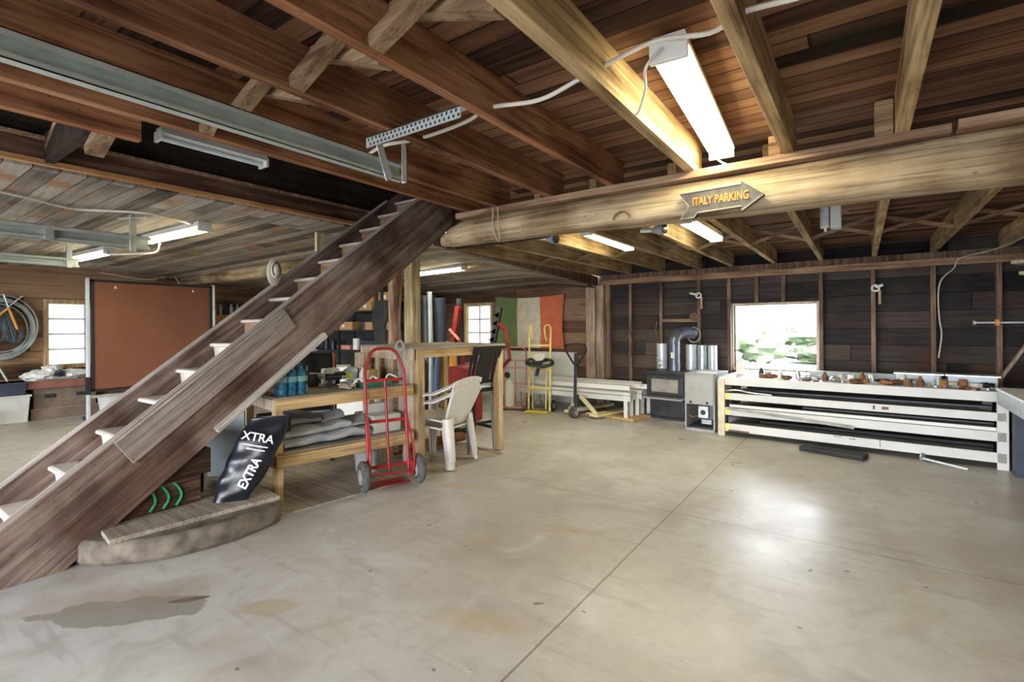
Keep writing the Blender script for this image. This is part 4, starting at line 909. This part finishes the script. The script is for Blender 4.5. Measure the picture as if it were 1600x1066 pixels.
solo(MB().tube(curve([(-5.3, 5.5, 0), (-5.3, 5.5, .6), (-5.25, 5.5, 1.1)]), .05, 12), 'blue_tube', mat('blue', (.08, .14, .26), .5), 'blue tube standing beside the red machine', 'tube', smooth=True)
solo(MB().lathe([(.18, 0), (.2, .1), (.2, .9), (.16, .95)], (-5.6, 5.35, 0)), 'black_barrel', M['blackmat'], 'black barrel behind the bar counter', 'barrel', smooth=True)
solo(MB().lathe([(.06, 0), (.06, .28), (.03, .33)], (-5.05, 5.6, .855)), 'orange_canister', M['orange'], 'orange canister on the red machine', 'canister', smooth=True)
solo(MB().obox((-6.75, 4.95, .42), (1.05, .5, .84), (0, 0, .6)), 'storage_cabinet', M['white_paint'], 'low white cabinet behind the leather chair and workbench', 'cabinet', bev=.02)
# hanging dark jacket and cords on the tree post left
jk = MB()
for k in range(7): jk.tube(curve([(-7.5+.04*k, 6.2, 1.95), (-7.55+.05*k, 6.18, 1.6), (-7.5+.03*k, 6.2, 1.2+.04*k), (-7.45+.03*k, 6.22, 1.0)], 4), .05, 7)
jk.cyl((-7.36, 6.2, 0), (-7.36, 6.2, 2.25), .03)
solo(jk, 'hanging_jackets', M['blackmat'], 'bundle of black jackets hanging on a stand left of the tree-trunk post', 'jackets', smooth=True)
# shelving unit
su = thing('shelving_unit', 'dark steel shelving full of boxes behind the stairs', 'shelving', (-9.05, 6.75, 0), .15)
for z in (.12, .98, 1.40, 1.80): MB().box((-1.5, -.25, z-.03), (1.35, .25, z)).build('shelf', M['blackmat'], su)
for a in (-1.48, -.1, 1.33):
    for b in (-.23, .23): MB().box((a-.02, b-.02, 0), (a+.02, b+.02, 2.05)).build('upright', M['black'], su)
MB().box((-1.5, .24, 0), (1.35, .25, 2.0)).build('back_panel', M['blackmat'], su)
bpy.context.view_layer.update(); SM = su.matrix_world.copy()
def ons(a, z, b=-.05): return tuple(SM @ Vector((a, b, z)))
def carton(a, z, w, d, h, label, m='cardboard'):
    t = thing('cardboard_box', label, 'box', ons(a, z+.001), .15, 'cartons on the dark shelving')
    MB().box((-w/2, -d/2, 0), (w/2, d/2, h)).build('carton', M[m], t, bev=.004)
    MB().box((-.03, -d/2-.002, h*.3), (.05, -d/2, h*.7)).build('shipping_label', M['tape'], t)
    MB().box((-w/2, -.03, h), (w/2, .03, h+.002)).build('tape_strip', M['strip'], t)
carton(1.05, 1.80, .42, .35, .16, 'wide carton on the top shelf at its right end')
carton(1.12, 1.965, .30, .3, .20, 'tall carton stacked on the wide carton, top shelf right')
carton(.62, 1.80, .38, .35, .17, 'carton on the top shelf left of the wide carton')
carton(.68, 1.975, .32, .3, .16, 'carton stacked second from the right on the top shelf')
carton(.15, 1.80, .4, .35, .26, 'carton in the middle of the top shelf')
carton(.95, 1.40, .62, .38, .16, 'long flat carton with label on the second shelf right')
carton(.02, 1.40, .55, .38, .17, 'long flat carton on the second shelf beside the stairs')
def can(a, z, r, h, m, label, cat='can', b=-.1):
    solo(MB().lathe([(r, 0), (r, h*.9), (r*.9, h), (r*.5, h)], ons(a, z+.001, b), 14), cat.replace(' ', '_'), M[m], label, cat, smooth=True)
can(.50, 1.40, .07, .15, 'navy', 'small round dark tin between the flat cartons')
can(.28, .98, .08, .24, 'white', 'white tub on the third shelf beside the navy crate', 'tub')
solo(MB().obox(ons(.68, 1.09), (.42, .3, .2), (0, 0, .15)), 'storage_crate', M['navy'], 'navy crate on the third shelf', 'crate', bev=.01)
solo(MB().obox(ons(-.02, 1.03), (.36, .28, .10), (0, 0, .15)), 'toolbox', M['pink'], 'faded red toolbox on the third shelf', 'toolbox', bev=.01)
for i, (a, r, h, m_) in enumerate([(1.0, .03, .2, 'galv'), (1.12, .04, .14, 'rust'), (1.24, .03, .24, 'white'), (-.4, .06, .2, 'black'), (-.6, .05, .25, 'navy')]):
    can(a, .98, r, h, m_, ['thin silver spray can on the third shelf', 'short rusty tin on the third shelf', 'tall white spray can at the right of the third shelf', 'black jar on the third shelf left part', 'navy bottle on the third shelf, far left'][i], 'can')

# ---------------------------------------------------------------- stove, ducts, furnace
sv = thing('wood_stove', 'black cast-iron wood stove with glass door standing by the back wall', 'stove', (-2.78, 7.62, 0), -.13)
I = M['iron']
MB().box((-.02, -.02, 0), (.66, .55, .03)).build('base', I, sv, bev=.005)
MB().box((.06, .04, .03), (.58, .5, .32)).build('pedestal', M['iron'], sv, bev=.004)
MB().box((0, 0, .33), (.64, .55, .70)).build('firebox', I, sv, bev=.008)
MB().box((.62, .04, .34), (.645, .53, .68)).build('side_shield', M['bluegrey'], sv)
MB().box((-.03, -.04, .70), (.68, .56, .73)).build('top_plate', I, sv, bev=.008)
MB().box((-.02, -.13, .315), (.62, .0, .34)).build('ash_lip', M['grey'], sv, bev=.005)
dr = MB().box((.03, -.03, .37), (.60, 0, .67)).build('door', I, sv, bev=.012)
MB().box((.10, -.036, .42), (.53, -.03, .62)).build('glass_pane', M['stoveglass'], dr)
MB().tube([(-.02, -.05, .5), (-.07, -.06, .5), (-.07, -.06, .48)], .008, 6).build('handle', M['galv'], dr)
pp = thing('stove_pipe', 'dark blue-grey stove pipe with elbow rising from the stove', 'stove pipe', (-2.42, 7.88, .73))
MB().cyl((0, 0, 0), (0, 0, .42), .085, n=24).build('pipe', M['stovepipe'], pp, smooth=True)
el = [(0, 0, .42), (.0, .0, .48), (.03, .05, .56), (.09, .13, .60), (.16, .22, .60), (.22, .3, .58)]
MB().tube(curve(el, 3), .088, 20).build('elbow', M['stovepipe'], pp, smooth=True)
for z in (.05, .40): MB().cyl((0, 0, z), (0, 0, z+.02), .091, n=24).build('collar', M['stovepipe'], pp, smooth=True)
MB().tube([(.22+.11*math.cos(a)*.9, .3, .56+.12*math.sin(a)) for a in [2*PI*i/24 for i in range(24)]], .012, 6, closed=True).build('wall_ring', M['galv'], pp, smooth=True)
MB().box((-.03, -.0875, .2), (.02, -.083, .29)).build('plate', M['tape'], pp)
for i, (x0, x1, h0, h1, lab) in enumerate([(-2.84, -2.66, .74, 1.14, 'bright metal heat shield sheet left of the stove pipe'), (-2.36, -2.18, .74, 1.13, 'bright metal duct section right of the stove pipe'), (-2.17, -2.02, .62, 1.12, 'grey duct section between the bright ones, right of the stove pipe'), (-2.01, -1.87, .5, 1.12, 'narrow bright duct section closest to the furnace')]):
    b = MB(); cx = (x0+x1)/2; r = (x1-x0)/2; y = 8.29
    b.tube([(cx, y, 0), (cx, y, h1)], r, 22); solo(b, 'duct_section', M['foil'] if i != 2 else M['galv'], lab, 'duct', smooth=True)
clump((-2.66, 7.88, .745), (.05, .04, .2), M['galv'], 'tangle of bright wire and fittings standing on the stove top', 'wire_fittings', 'wire', 7, 9)
fu = thing('furnace_cabinet', 'grey steel furnace cabinet with open burner bay beside the rack', 'furnace', (-2.01, 7.0, 0), -.056)
F_ = M['grey']
MB().box((0, 0, .36), (.40, .03, .78)).build('upper_door', F_, fu, bev=.006)
MB().box((0, 0, 0), (.02, .65, .78)).box((.38, 0, 0), (.40, .65, .78)).box((0, .63, 0), (.4, .65, .78)).box((0, 0, .76), (.4, .65, .785)).box((0, 0, 0), (.4, .65, .03)).build('cabinet', F_, fu)
for a in (.08, .30): MB().cyl((a, -.005, .39), (a, .001, .39), .018).build('knockout', M['black'], fu)
MB().box((.16, .05, .17), (.30, .12, .34)).build('gas_valve', M['galv'], fu, bev=.01)
MB().cyl((.23, .045, .25), (.23, .05, .25), .035).build('burner_eye', M['black'], fu)
MB().box((.2, .08, .09), (.33, .16, .15)).build('control_box', M['bluegrey'], fu)
MB().tube(curve([(.04, .05, .22), (.08, .04, .18), (.16, .05, .2)]), .008, 6).build('pipe', M['rust'], fu)
MB().box((.02, .02, .03), (.38, .6, .05)).build('floor_pan', M['iron'], fu)
solo(MB().obox((-1.75, 7.15, .79), (.25, .12, .012), (0, 0, -.2)), 'paper_stack', M['white'], 'white papers lying on top of the furnace cabinet', 'paper')

# ---------------------------------------------------------------- storage rack
rk = thing('storage_rack', 'long white timber rack with four shelves under the clear window', 'rack', (-1.52, 6.9, 0), -.056)
WP = M['white_paint']; L = 2.68
MB().box((-.02, 0, .735), (L, 1.25, .765)).build('top_board', M['white'], rk, bev=.003)
for nm, a, b in (('front_rail', .665, .765), ('front_rail', .475, .56), ('front_rail', .275, .37), ('front_rail', .065, .165)):
    MB().box((.06, -.02, a), (L, .005, b)).build(nm, WP, rk, bev=.003)
for z in (.475, .275, .075): MB().box((.0, .005, z), (L, 1.2, z+.02)).build('shelf', M['ply_grey'], rk)
for a in (-.03, L-.07):
    for b in (-.02, 1.15): MB().box((a, b, 0), (a+.085, b+.05, .735)).build('post', mat('yellowed_white', (.66, .58, .42), .5, var=.2) if a < 0 else WP, rk, bev=.003)
for z in (.49, .29, .09): MB().box((.06, -.025, z), (.13, -.0205, z+.07)).build('tape_wrap', M['yellow'], rk)
MB().box((-.02, 1.2, 0), (L, 1.22, .73)).build('back_panel', M['blackmat'], rk)
MB().box((1.68, -.024, .09), (1.685, -.0205, .165)).box((1.25, -.0225, .15), (1.33, -.0205, .156)).box((1.4, -.0225, .14), (1.46, -.0205, .148)).build('scuff_marks', M['black'], rk)
MB().box((1.62, -.023, .50), (1.64, -.0205, .54)).box((1.70, -.023, .505), (1.76, -.0205, .535)).build('rust_marks', M['rust'], rk)
bpy.context.view_layer.update(); KM = rk.matrix_world.copy()
def onr(a, b, z): return tuple(KM @ Vector((a, b, z)))
def stock(a0, a1, b, z, w, h, m, lab, name='length_of_stock', cat='bar', dz=0):
    solo(MB().beam(onr(a0, b, z+h/2), onr(a1, b, z+h/2+dz), w, h), name, M[m], lab, cat)
stock(.35, 2.6, .06, .496, .06, .03, 'stringer_grey', 'weathered batten on the top shelf of the rack, front edge', 'batten', 'timber')
stock(.1, 2.5, .18, .496, .05, .07, 'blackmat', 'black steel channel on the top shelf of the rack', 'steel_channel')
stock(.2, 2.6, .30, .496, .08, .09, 'iron', 'dark box section behind the black channel on the top shelf', 'steel_channel')
stock(.8, 2.65, .10, .296, .05, .06, 'rust', 'rust-brown bar on the middle shelf of the rack', 'steel_bar')
stock(.1, 2.68, .05, .373, .03, .035, 'white', 'thin white length resting along the middle rail', 'white_strip', 'strip', -.005)
stock(.3, 2.6, .02, .496, .05, .018, 'blackmat', 'thin black flat bar along the front of the top shelf', 'flat_bar')
stock(.9, 2.62, .30, .296, .06, .12, 'iron', 'dark steel beam on the middle shelf behind the rust-brown bar', 'steel_beam')
stock(.4, 2.62, .40, .096, .10, .08, 'blackmat', 'black timber at the back of the lowest shelf', 'timber_beam', 'timber')
stock(.1, 2.6, .22, .296, .07, .10, 'stud', 'brown beam at the back of the middle shelf', 'timber_beam', 'timber')
stock(.08, 1.45, -.045, .35, .01, .035, 'cloth_grey', 'bowed beige strip hanging in front of the middle rail', 'moulding_strip', 'strip', -.09)
stock(.1, 2.6, .12, .096, .22, .06, 'cloth_grey', 'wide grey plank on the lowest shelf of the rack', 'plank', 'timber')
stock(.1, .35, -.03, .068, .008, .02, 'rust', 'short rusty strip at the left end of the bottom rail', 'rusty_strip', 'strip')
for k, (pts, lab) in enumerate([([(.05, .04, .58), (.2, .02, .60), (.35, .04, .575), (.6, .05, .56)], 'silver hose end on the top shelf, upper one at left'), ([(.05, .03, .54), (.22, .02, .55), (.4, .03, .535), (.62, .05, .53)], 'grey hose on the top shelf just below the silver one')]):
    solo(MB().tube(curve([onr(*q) for q in pts]), .012, 7), 'hose', M['galv'] if k == 0 else M['bluegrey'], lab, 'hose', smooth=True)
# on top of the rack
cov = MB().prism([(-.06, 0), (.06, 0), (.04, .07), (-.04, .07)], 'x', -.55, .55).build('metal_trough', M['bluegrey'], bev=.004); cov.location = onr(1.35, .75, .766); cov.rotation_euler = (0, 0, -.056); tag(cov, 'long grey metal trough on the rack top under the window right edge', 'trough')
cov.location.x += .12
for k, (a, lab) in enumerate(((2.02, 'left blue-grey metal box at the right end of the rack top'), (2.47, 'right blue-grey metal box at the right end of the rack top'))):
    bb = thing('metal_box', lab, 'box', onr(a, .55, .766), -.056); MB().box((-.2, -.1, 0), (.2, .1, .10)).build('body', M['bluegrey'], bb, bev=.005); MB().box((-.22, -.12, .10), (.22, .14, .115)).build('lid', M['galv'], bb)
jug(onr(.14, .45, .766), .2, 'white translucent jug at the left end of the rack top', M['white'], M['white'], M['tape'])
random.seed(21)
kinds = ['clamp', 'rag', 'can', 'wrench', 'block', 'bottle']
cols = {'white': 'white', 'rust': 'rusty', 'black': 'black', 'straw': 'tan', 'bluegrey': 'blue-grey', 'redwood': 'red-brown', 'galv': 'silver'}
cl = list(cols)
places = ['at the window left edge', 'below the window middle', 'below the window right half', 'by the window right corner', 'in front of the grey trough left end', 'in front of the grey trough middle', 'in front of the grey trough right end', 'between trough and boxes', 'before the left metal box', 'before the gap between metal boxes', 'before the right metal box', 'at the right end by the desk']
used = set()
for i in range(46):
    a = .42+i*.049+random.uniform(-.01, .01); b = random.uniform(.06, .24) if i % 2 else random.uniform(.28, .42)
    kd = random.choice(kinds); pl = places[min(int((a-.40)/2.35*12), 11)]
    cc = random.choice(cl)
    for _ in range(60):
        if (kd, pl) not in used: break
        kd = random.choice(kinds); cc = random.choice(cl)
    used.add((kd, pl)); m_ = M[cc]; loc = onr(a, b, .766)
    rz = random.uniform(0, 3.1); q = MB()
    if kd == 'clamp': q.beam((-.06, 0, .012), (.06, 0, .012), .015, .012).beam((-.06, 0, .01), (-.06, .05, .01), .012, .014).beam((.03, 0, .01), (.03, .05, .01), .012, .014).cyl((.03, .05, .012), (.03, .09, .012), .006)
    elif kd == 'rag': q.ell((0, 0, .022), (.06, .045, .022), 16, .5, 3, i)
    elif kd == 'can': q.lathe([(.028, 0), (.028, .06), (.024, .065)], (0, 0, 0), 14)
    elif kd == 'wrench': q.beam((-.07, 0, .008), (.07, 0, .008), .015, .008).cyl((.075, 0, .0), (.075, 0, .014), .018).cyl((-.075, 0, 0), (-.075, 0, .014), .014)
    elif kd == 'block': q.box((-.05, -.025, 0), (.05, .025, .035))
    else: q.lathe([(.022, 0), (.024, .05), (.012, .075), (.01, .09)], (0, 0, 0), 14)
    o = q.build('workshop_'+kd, m_, smooth=kd in ('rag', 'can', 'bottle')); o.location = loc; o.rotation_euler = (0, 0, rz); o.scale = (1.35, 1.35, 1.2)
    tag(o, '%s %s on the rack top %s' % (cols[cc], {'clamp': 'screw clamp', 'rag': 'crumpled rag', 'can': 'tin can', 'wrench': 'spanner', 'block': 'block', 'bottle': 'bottle'}[kd], pl), kd)
solo(MB().obox((-.27, 6.56, .025), (.62, .20, .05), (0, 0, -.25)).obox((-.29, 6.46, .02), (.62, .05, .012), (0, 0, -.25)), 'rubber_mat', M['blackmat'], 'dark brown rubber slab on the floor in front of the rack', 'slab', bev=.01)
rd = thing('steel_rod', 'pale steel rod with plate end lying on the floor by the rack', 'rod', (.52, 6.72, .0), math.atan2(-.2, .32))
MB().cyl((0, 0, .03), (.38, 0, .015), .012).build('shaft', M['foil'], rd, smooth=True); MB().cyl((-.012, 0, .045), (0, 0, .045), .042).build('end_plate', M['galv'], rd, smooth=True)
# studs fittings
for x, lab in ((-2.17, 'white ring fitting on the wall stud above the stove'), (.16, 'white ring fitting on the wall stud right of the window')):
    r = thing('ring_fitting', lab, 'fitting', (x, 8.36, 1.93))
    MB().tube([(.04*math.cos(a), 0, .04*math.sin(a)) for a in [2*PI*i/18 for i in range(18)]], .013, 7, closed=True).build('ring', M['white'], r, smooth=True)
    MB().cyl((.0, -.02, .01), (-.13 if x < 0 else .08, -.02, .04), .018).build('stub', M['white'], r, smooth=True)
    MB().box((.03, .0, -.22), (.06, .02, -.03)).build('wood_strip', M['post4'], r)
solo(MB().cyl((-2.25, 8.41, 1.58), (-2.25, 8.38, 1.58), .07, n=20), 'round_plate', M['rust'], 'round brown plate on the stud above the stove', 'plate', smooth=True)
for i, (x, lab) in enumerate(((-3.33, 'rusty chain hanging on the stud left of the stove'), (-2.86, 'rusty chain hanging on the stud behind the stove'))):
    solo(MB().tube(curve([(x, 8.385, 1.5), (x-.03, 8.38, 1.35), (x+.01, 8.385, 1.2), (x-.02, 8.385, 1.05), (x, 8.385, .9)]), .012, 6), 'hanging_chain', M['rust'], lab, 'chain', smooth=True)

# ---------------------------------------------------------------- right end
dk = thing('steel_table', 'grey steel table with white top at the right edge', 'table', (1.17, 6.5, 0))
MB().box((0, 0, 0), (1.1, .12, .66)).build('pedestal', M['navy'], dk, bev=.004)
MB().box((-.10, -1.2, .66), (1.2, .12, .80)).build('side_body', M['bluegrey'], dk, bev=.004)
MB().box((-.11, -1.21, .80), (1.21, .13, .82)).build('table_top', M['white'], dk, bev=.003)
MB().box((.3, -1.15, 0), (1.1, -1.03, .66)).build('pedestal', M['navy'], dk)
solo(MB().obox((1.40, 6.35, .86), (.2, .14, .08), (0, 0, .1)), 'white_box', M['white'], 'small white box on the steel table top', 'box', bev=.01)
lr = thing('lumber_bracket', 'wall bracket carrying boards at the right edge', 'bracket', (2.55, 7.45, 0))
for z in (1.80, 1.93, 2.05): MB().box((-.75, -.02, z), (.05, .02, z+.02)).build('arm', M['grey'], lr)
MB().box((0, -.03, .0), (.05, .03, 2.2)).build('upright', M['grey'], lr)
for i, (z, x, lab) in enumerate(((2.071, 1.30, 'top pale board end sticking out from the right wall bracket'), (1.951, 1.36, 'middle pale board end on the right wall bracket'), (1.821, 1.40, 'lowest board on the right wall bracket'))):
    solo(MB().prism([(x, 7.35), (x+.12, 7.30), (2.5, 7.30), (2.5, 7.6), (x+.1, 7.6)], 'z', z, z+.035), 'lumber_board', M['pale_ply'] if i < 2 else M['white_paint'], lab, 'board')
bcp = thing('bar_clamp', 'long steel bar clamp sticking out at the right wall', 'clamp', (1.03, 7.5, 1.45))
MB().cyl((0, 0, 0), (1.5, 0, -.01), .010).build('bar', M['foil'], bcp, smooth=True)
MB().cyl((-.01, 0, 0), (.01, 0, 0), .03).build('end_pad', M['galv'], bcp, smooth=True)
MB().cyl((.17, 0, 0), (.20, 0, 0), .038).build('collar', M['orange'], bcp, smooth=True)
solo(MB().beam((1.33, 8.1, .77), (1.85, 8.1, 1.75), .03, .06, (0, 1, 0)), 'diagonal_brace', M['stud_pale'], 'pale timber leaning diagonally at the right end of the back wall', 'timber')

# ---------------------------------------------------------------- left side
pn = thing('folding_panel', 'big brown hardboard panel in a dark frame on steel legs', 'panel', (-10.0, 2.54, 0), 0)
MB().box((-.015, .07, .50), (.015, 1.80, 2.22)).build('board', M['hardboard'], pn)
MB().box((-.03, .03, .48), (.03, .07, 2.25)).box((-.03, 1.78, .48), (.03, 1.82, 2.25)).box((-.03, .03, 2.21), (.03, 1.82, 2.25)).box((-.03, .03, .46), (.03, 1.82, .50)).build('frame', M['black'], pn)
for y in (0, 1.86):
    MB().box((-.03, y-.03, .0), (.03, y+.015, 2.27)).build('leg', M['foil'], pn, bev=.006)
    MB().box((-.25, y-.02, 0.0), (.25, y+.01, .05)).build('foot', M['navy'], pn)
    MB().box((-.035, y-.035, .42), (.035, y+.02, .70)).build('sleeve', M['black'], pn)
MB().box((-.02, .02, .36), (.02, 1.84, .40)).build('bottom_bar', M['galv'], pn)
for y in (.35, 1.5): MB().prism([(y-.02, 2.12), (y+.02, 2.12), (y, 2.17)], 'x', .016, .02).build('hanging_tab', M['white'], pn)
solo(MB().lathe([(.2, 0), (.24, .3), (.25, .32)], (-10.6, 3.05, 0)), 'white_bucket', M['white_paint'], 'white bucket behind the foot of the brown panel', 'bucket', smooth=True)
ch = thing('old_chest', 'old brown wooden chest with reddish rim against the left wall', 'chest', (-10.9, 2.05, 0))
MB().box((-.28, -.02, 0), (.04, .85, .16)).build('plinth', M['chest'], ch, bev=.01)
MB().box((-.25, .02, .16), (.01, .82, .50)).build('body', M['chest'], ch, bev=.01)
MB().box((-.28, -.12, .50), (.08, .86, .63)).build('rim', M['chest_rim'], ch, bev=.01)
MB().box((0.04, -.02, .16), (.05, .85, .18)).build('moulding', M['trimwood'], ch)
for y in (.22, .62):
    MB().box((.01, y-.07, .34), (.02, y+.07, .40)).build('handle_plate', M['iron'], ch); MB().tube(curve([(.025, y-.05, .385), (.045, y-.03, .355), (.045, y+.03, .355), (.025, y+.05, .385)]), .007, 6).build('handle', M['iron'], ch)
for i, (y, z, rx, ry, rz, m_, lab) in enumerate([(2.15, .69, .15, .20, .09, 'cloth_white', 'white bundled cloth at the left of the chest top'), (2.30, .78, .12, .12, .08, 'cloth_white', 'small white bundle on top of the pile on the chest'), (2.55, .70, .14, .22, .08, 'cloth_white', 'white cloth heap at the right of the chest top'), (2.48, .645, .13, .33, .04, 'cloth_grey', 'grey-green cloth spread under the heaps on the chest'), (2.38, .72, .13, .08, .06, 'navy', 'dark blue-grey rag in the middle of the chest pile')]):
    q = MB().ell((0, 0, 0), (rx, ry, rz), 26, .45, 2.4, i*7); o = q.build('cloth_bundle', M[m_], smooth=True); o.location = (-10.95+.06*(i == 4), y, z+.01); tag(o, lab, 'cloth')
def tub(loc, s, m, label):
    t = thing('storage_tub', label, 'tub', loc); b = MB(); w, d, h = s
    b.prism([(-d/2*.88, 0), (d/2*.88, 0), (d/2, h), (-d/2, h)], 'x', -w/2, w/2).build('body', m, t, bev=.01)
    MB().box((-w/2-.015, -d/2-.015, h-.03), (w/2+.015, d/2+.015, h)).build('rim', m, t, bev=.006); return t
tub((-10.95, 1.72, 0), (.4, .58, .43), M['tub'], 'pale grey storage tub on the floor left of the chest')
tub((-10.95, 1.72, .432), (.38, .52, .2), M['navy'], 'dark navy tub stacked on the pale grey tub')
solo(MB().obox((-10.93, 1.60, .72), (.1, .12, .18), (.1, 0, 0)), 'yellow_box', M['pureyellow'], 'yellow box standing in the dark navy tub', 'box')
solo(MB().beam((-10.9, 1.78, .65), (-10.95, 1.66, .95), .05, .02), 'grey_bar', M['grey'], 'grey bar poking out of the navy tub', 'bar')
solo(MB().lathe([(.1, 0), (.11, .25)], (-10.6, 1.38, 0)), 'red_bucket', M['red'], 'red bucket at the left edge on the floor', 'bucket', smooth=True)
co = thing('cable_coil', 'large coil of grey-green hose hung on the left wall', 'hose', (-11.12, 1.72, 1.5))
random.seed(2)
for k in range(8):
    dy = random.uniform(-.03, .03); dz = random.uniform(-.03, .03); ry = .34+k*.012; rr = .40+k*.014
    MB().tube([(.02+.008*k, dy+ry*math.cos(a), -.02+dz+rr*math.sin(a)) for a in [2*PI*i/36 for i in range(36)]], .012, 7, closed=True).build('hose_loop', M['hose'], co, smooth=True)
c2 = thing('chain_bundle', 'bundle of blue-grey chains hanging inside the hose coil', 'chain', (-11.05, 1.72, 1.2))
random.seed(9)
for k in range(14):
    a = random.uniform(-.05, .05); e1 = random.uniform(-.3, .3); e2 = e1+random.uniform(-.2, .25)
    MB().tube(curve([(.04, a, .62), (.05+.01*(k % 3), (a+e1)/2, .42), (.06, e1, .12+random.uniform(0, .12)), (.05, (e1+e2)/2, .05+random.uniform(0, .06)), (.06, e2, .16), (.05, e2*.5, .45)]), .010, 6).build('chain', M['chainblue'], c2, smooth=True)
scl = thing('spring_clamp', 'large orange-handled spring clamp holding the coil on the left wall', 'clamp', (-11.0, 1.80, 1.80))
MB().beam((.05, 0, 0), (.05, .10, -.34), .03, .05, (1, 0, 0)).build('handle', M['orange'], scl, bev=.008)
MB().beam((.06, 0, 0), (.06, -.26, -.27), .03, .05, (1, 0, 0)).build('handle', M['orange'], scl, bev=.008)
MB().beam((.05, -.02, .0), (.05, .16, .20), .02, .045, (1, 0, 0)).beam((.06, .0, .0), (.06, -.06, .22), .02, .06, (1, 0, 0)).build('jaw', M['galv'], scl, bev=.006)
shf = thing('wall_shelf', 'orange-toned wooden shelf on the left wall behind the staircase', 'shelf', (-11.2, 5.1, 1.52))
MB().box((0, -.35, .19), (.3, .55, .22)).box((.27, -.35, .04), (.3, .55, .19)).build('shelf_board', mat('orange_wood', (.50, .25, .08), .5), shf, bev=.004)
MB().box((0, -.3, 0), (.27, -.27, .19)).box((0, .45, 0), (.27, .48, .19)).build('bracket', M['trimwood'], shf)
for i, (y, r, h, m_, lab) in enumerate([(4.85, .05, .12, 'pink', 'short pinkish tin at the left on the orange shelf'), (4.98, .035, .22, 'bluegrey', 'blue-grey spray can second on the orange shelf'), (5.10, .045, .30, 'navy', 'tall dark blue bottle on the orange shelf'), (5.19, .04, .22, 'white', 'white bottle beside the tall dark blue one'), (5.32, .03, .24, 'tub', 'slim grey spray can at the right on the orange shelf')]):
    solo(MB().lathe([(r, 0), (r, h*.7), (r*.5, h*.85), (r*.45, h)], (-11.0, y, 1.745), 14), 'shelf_bottle', M[m_], lab, 'bottle', smooth=True)
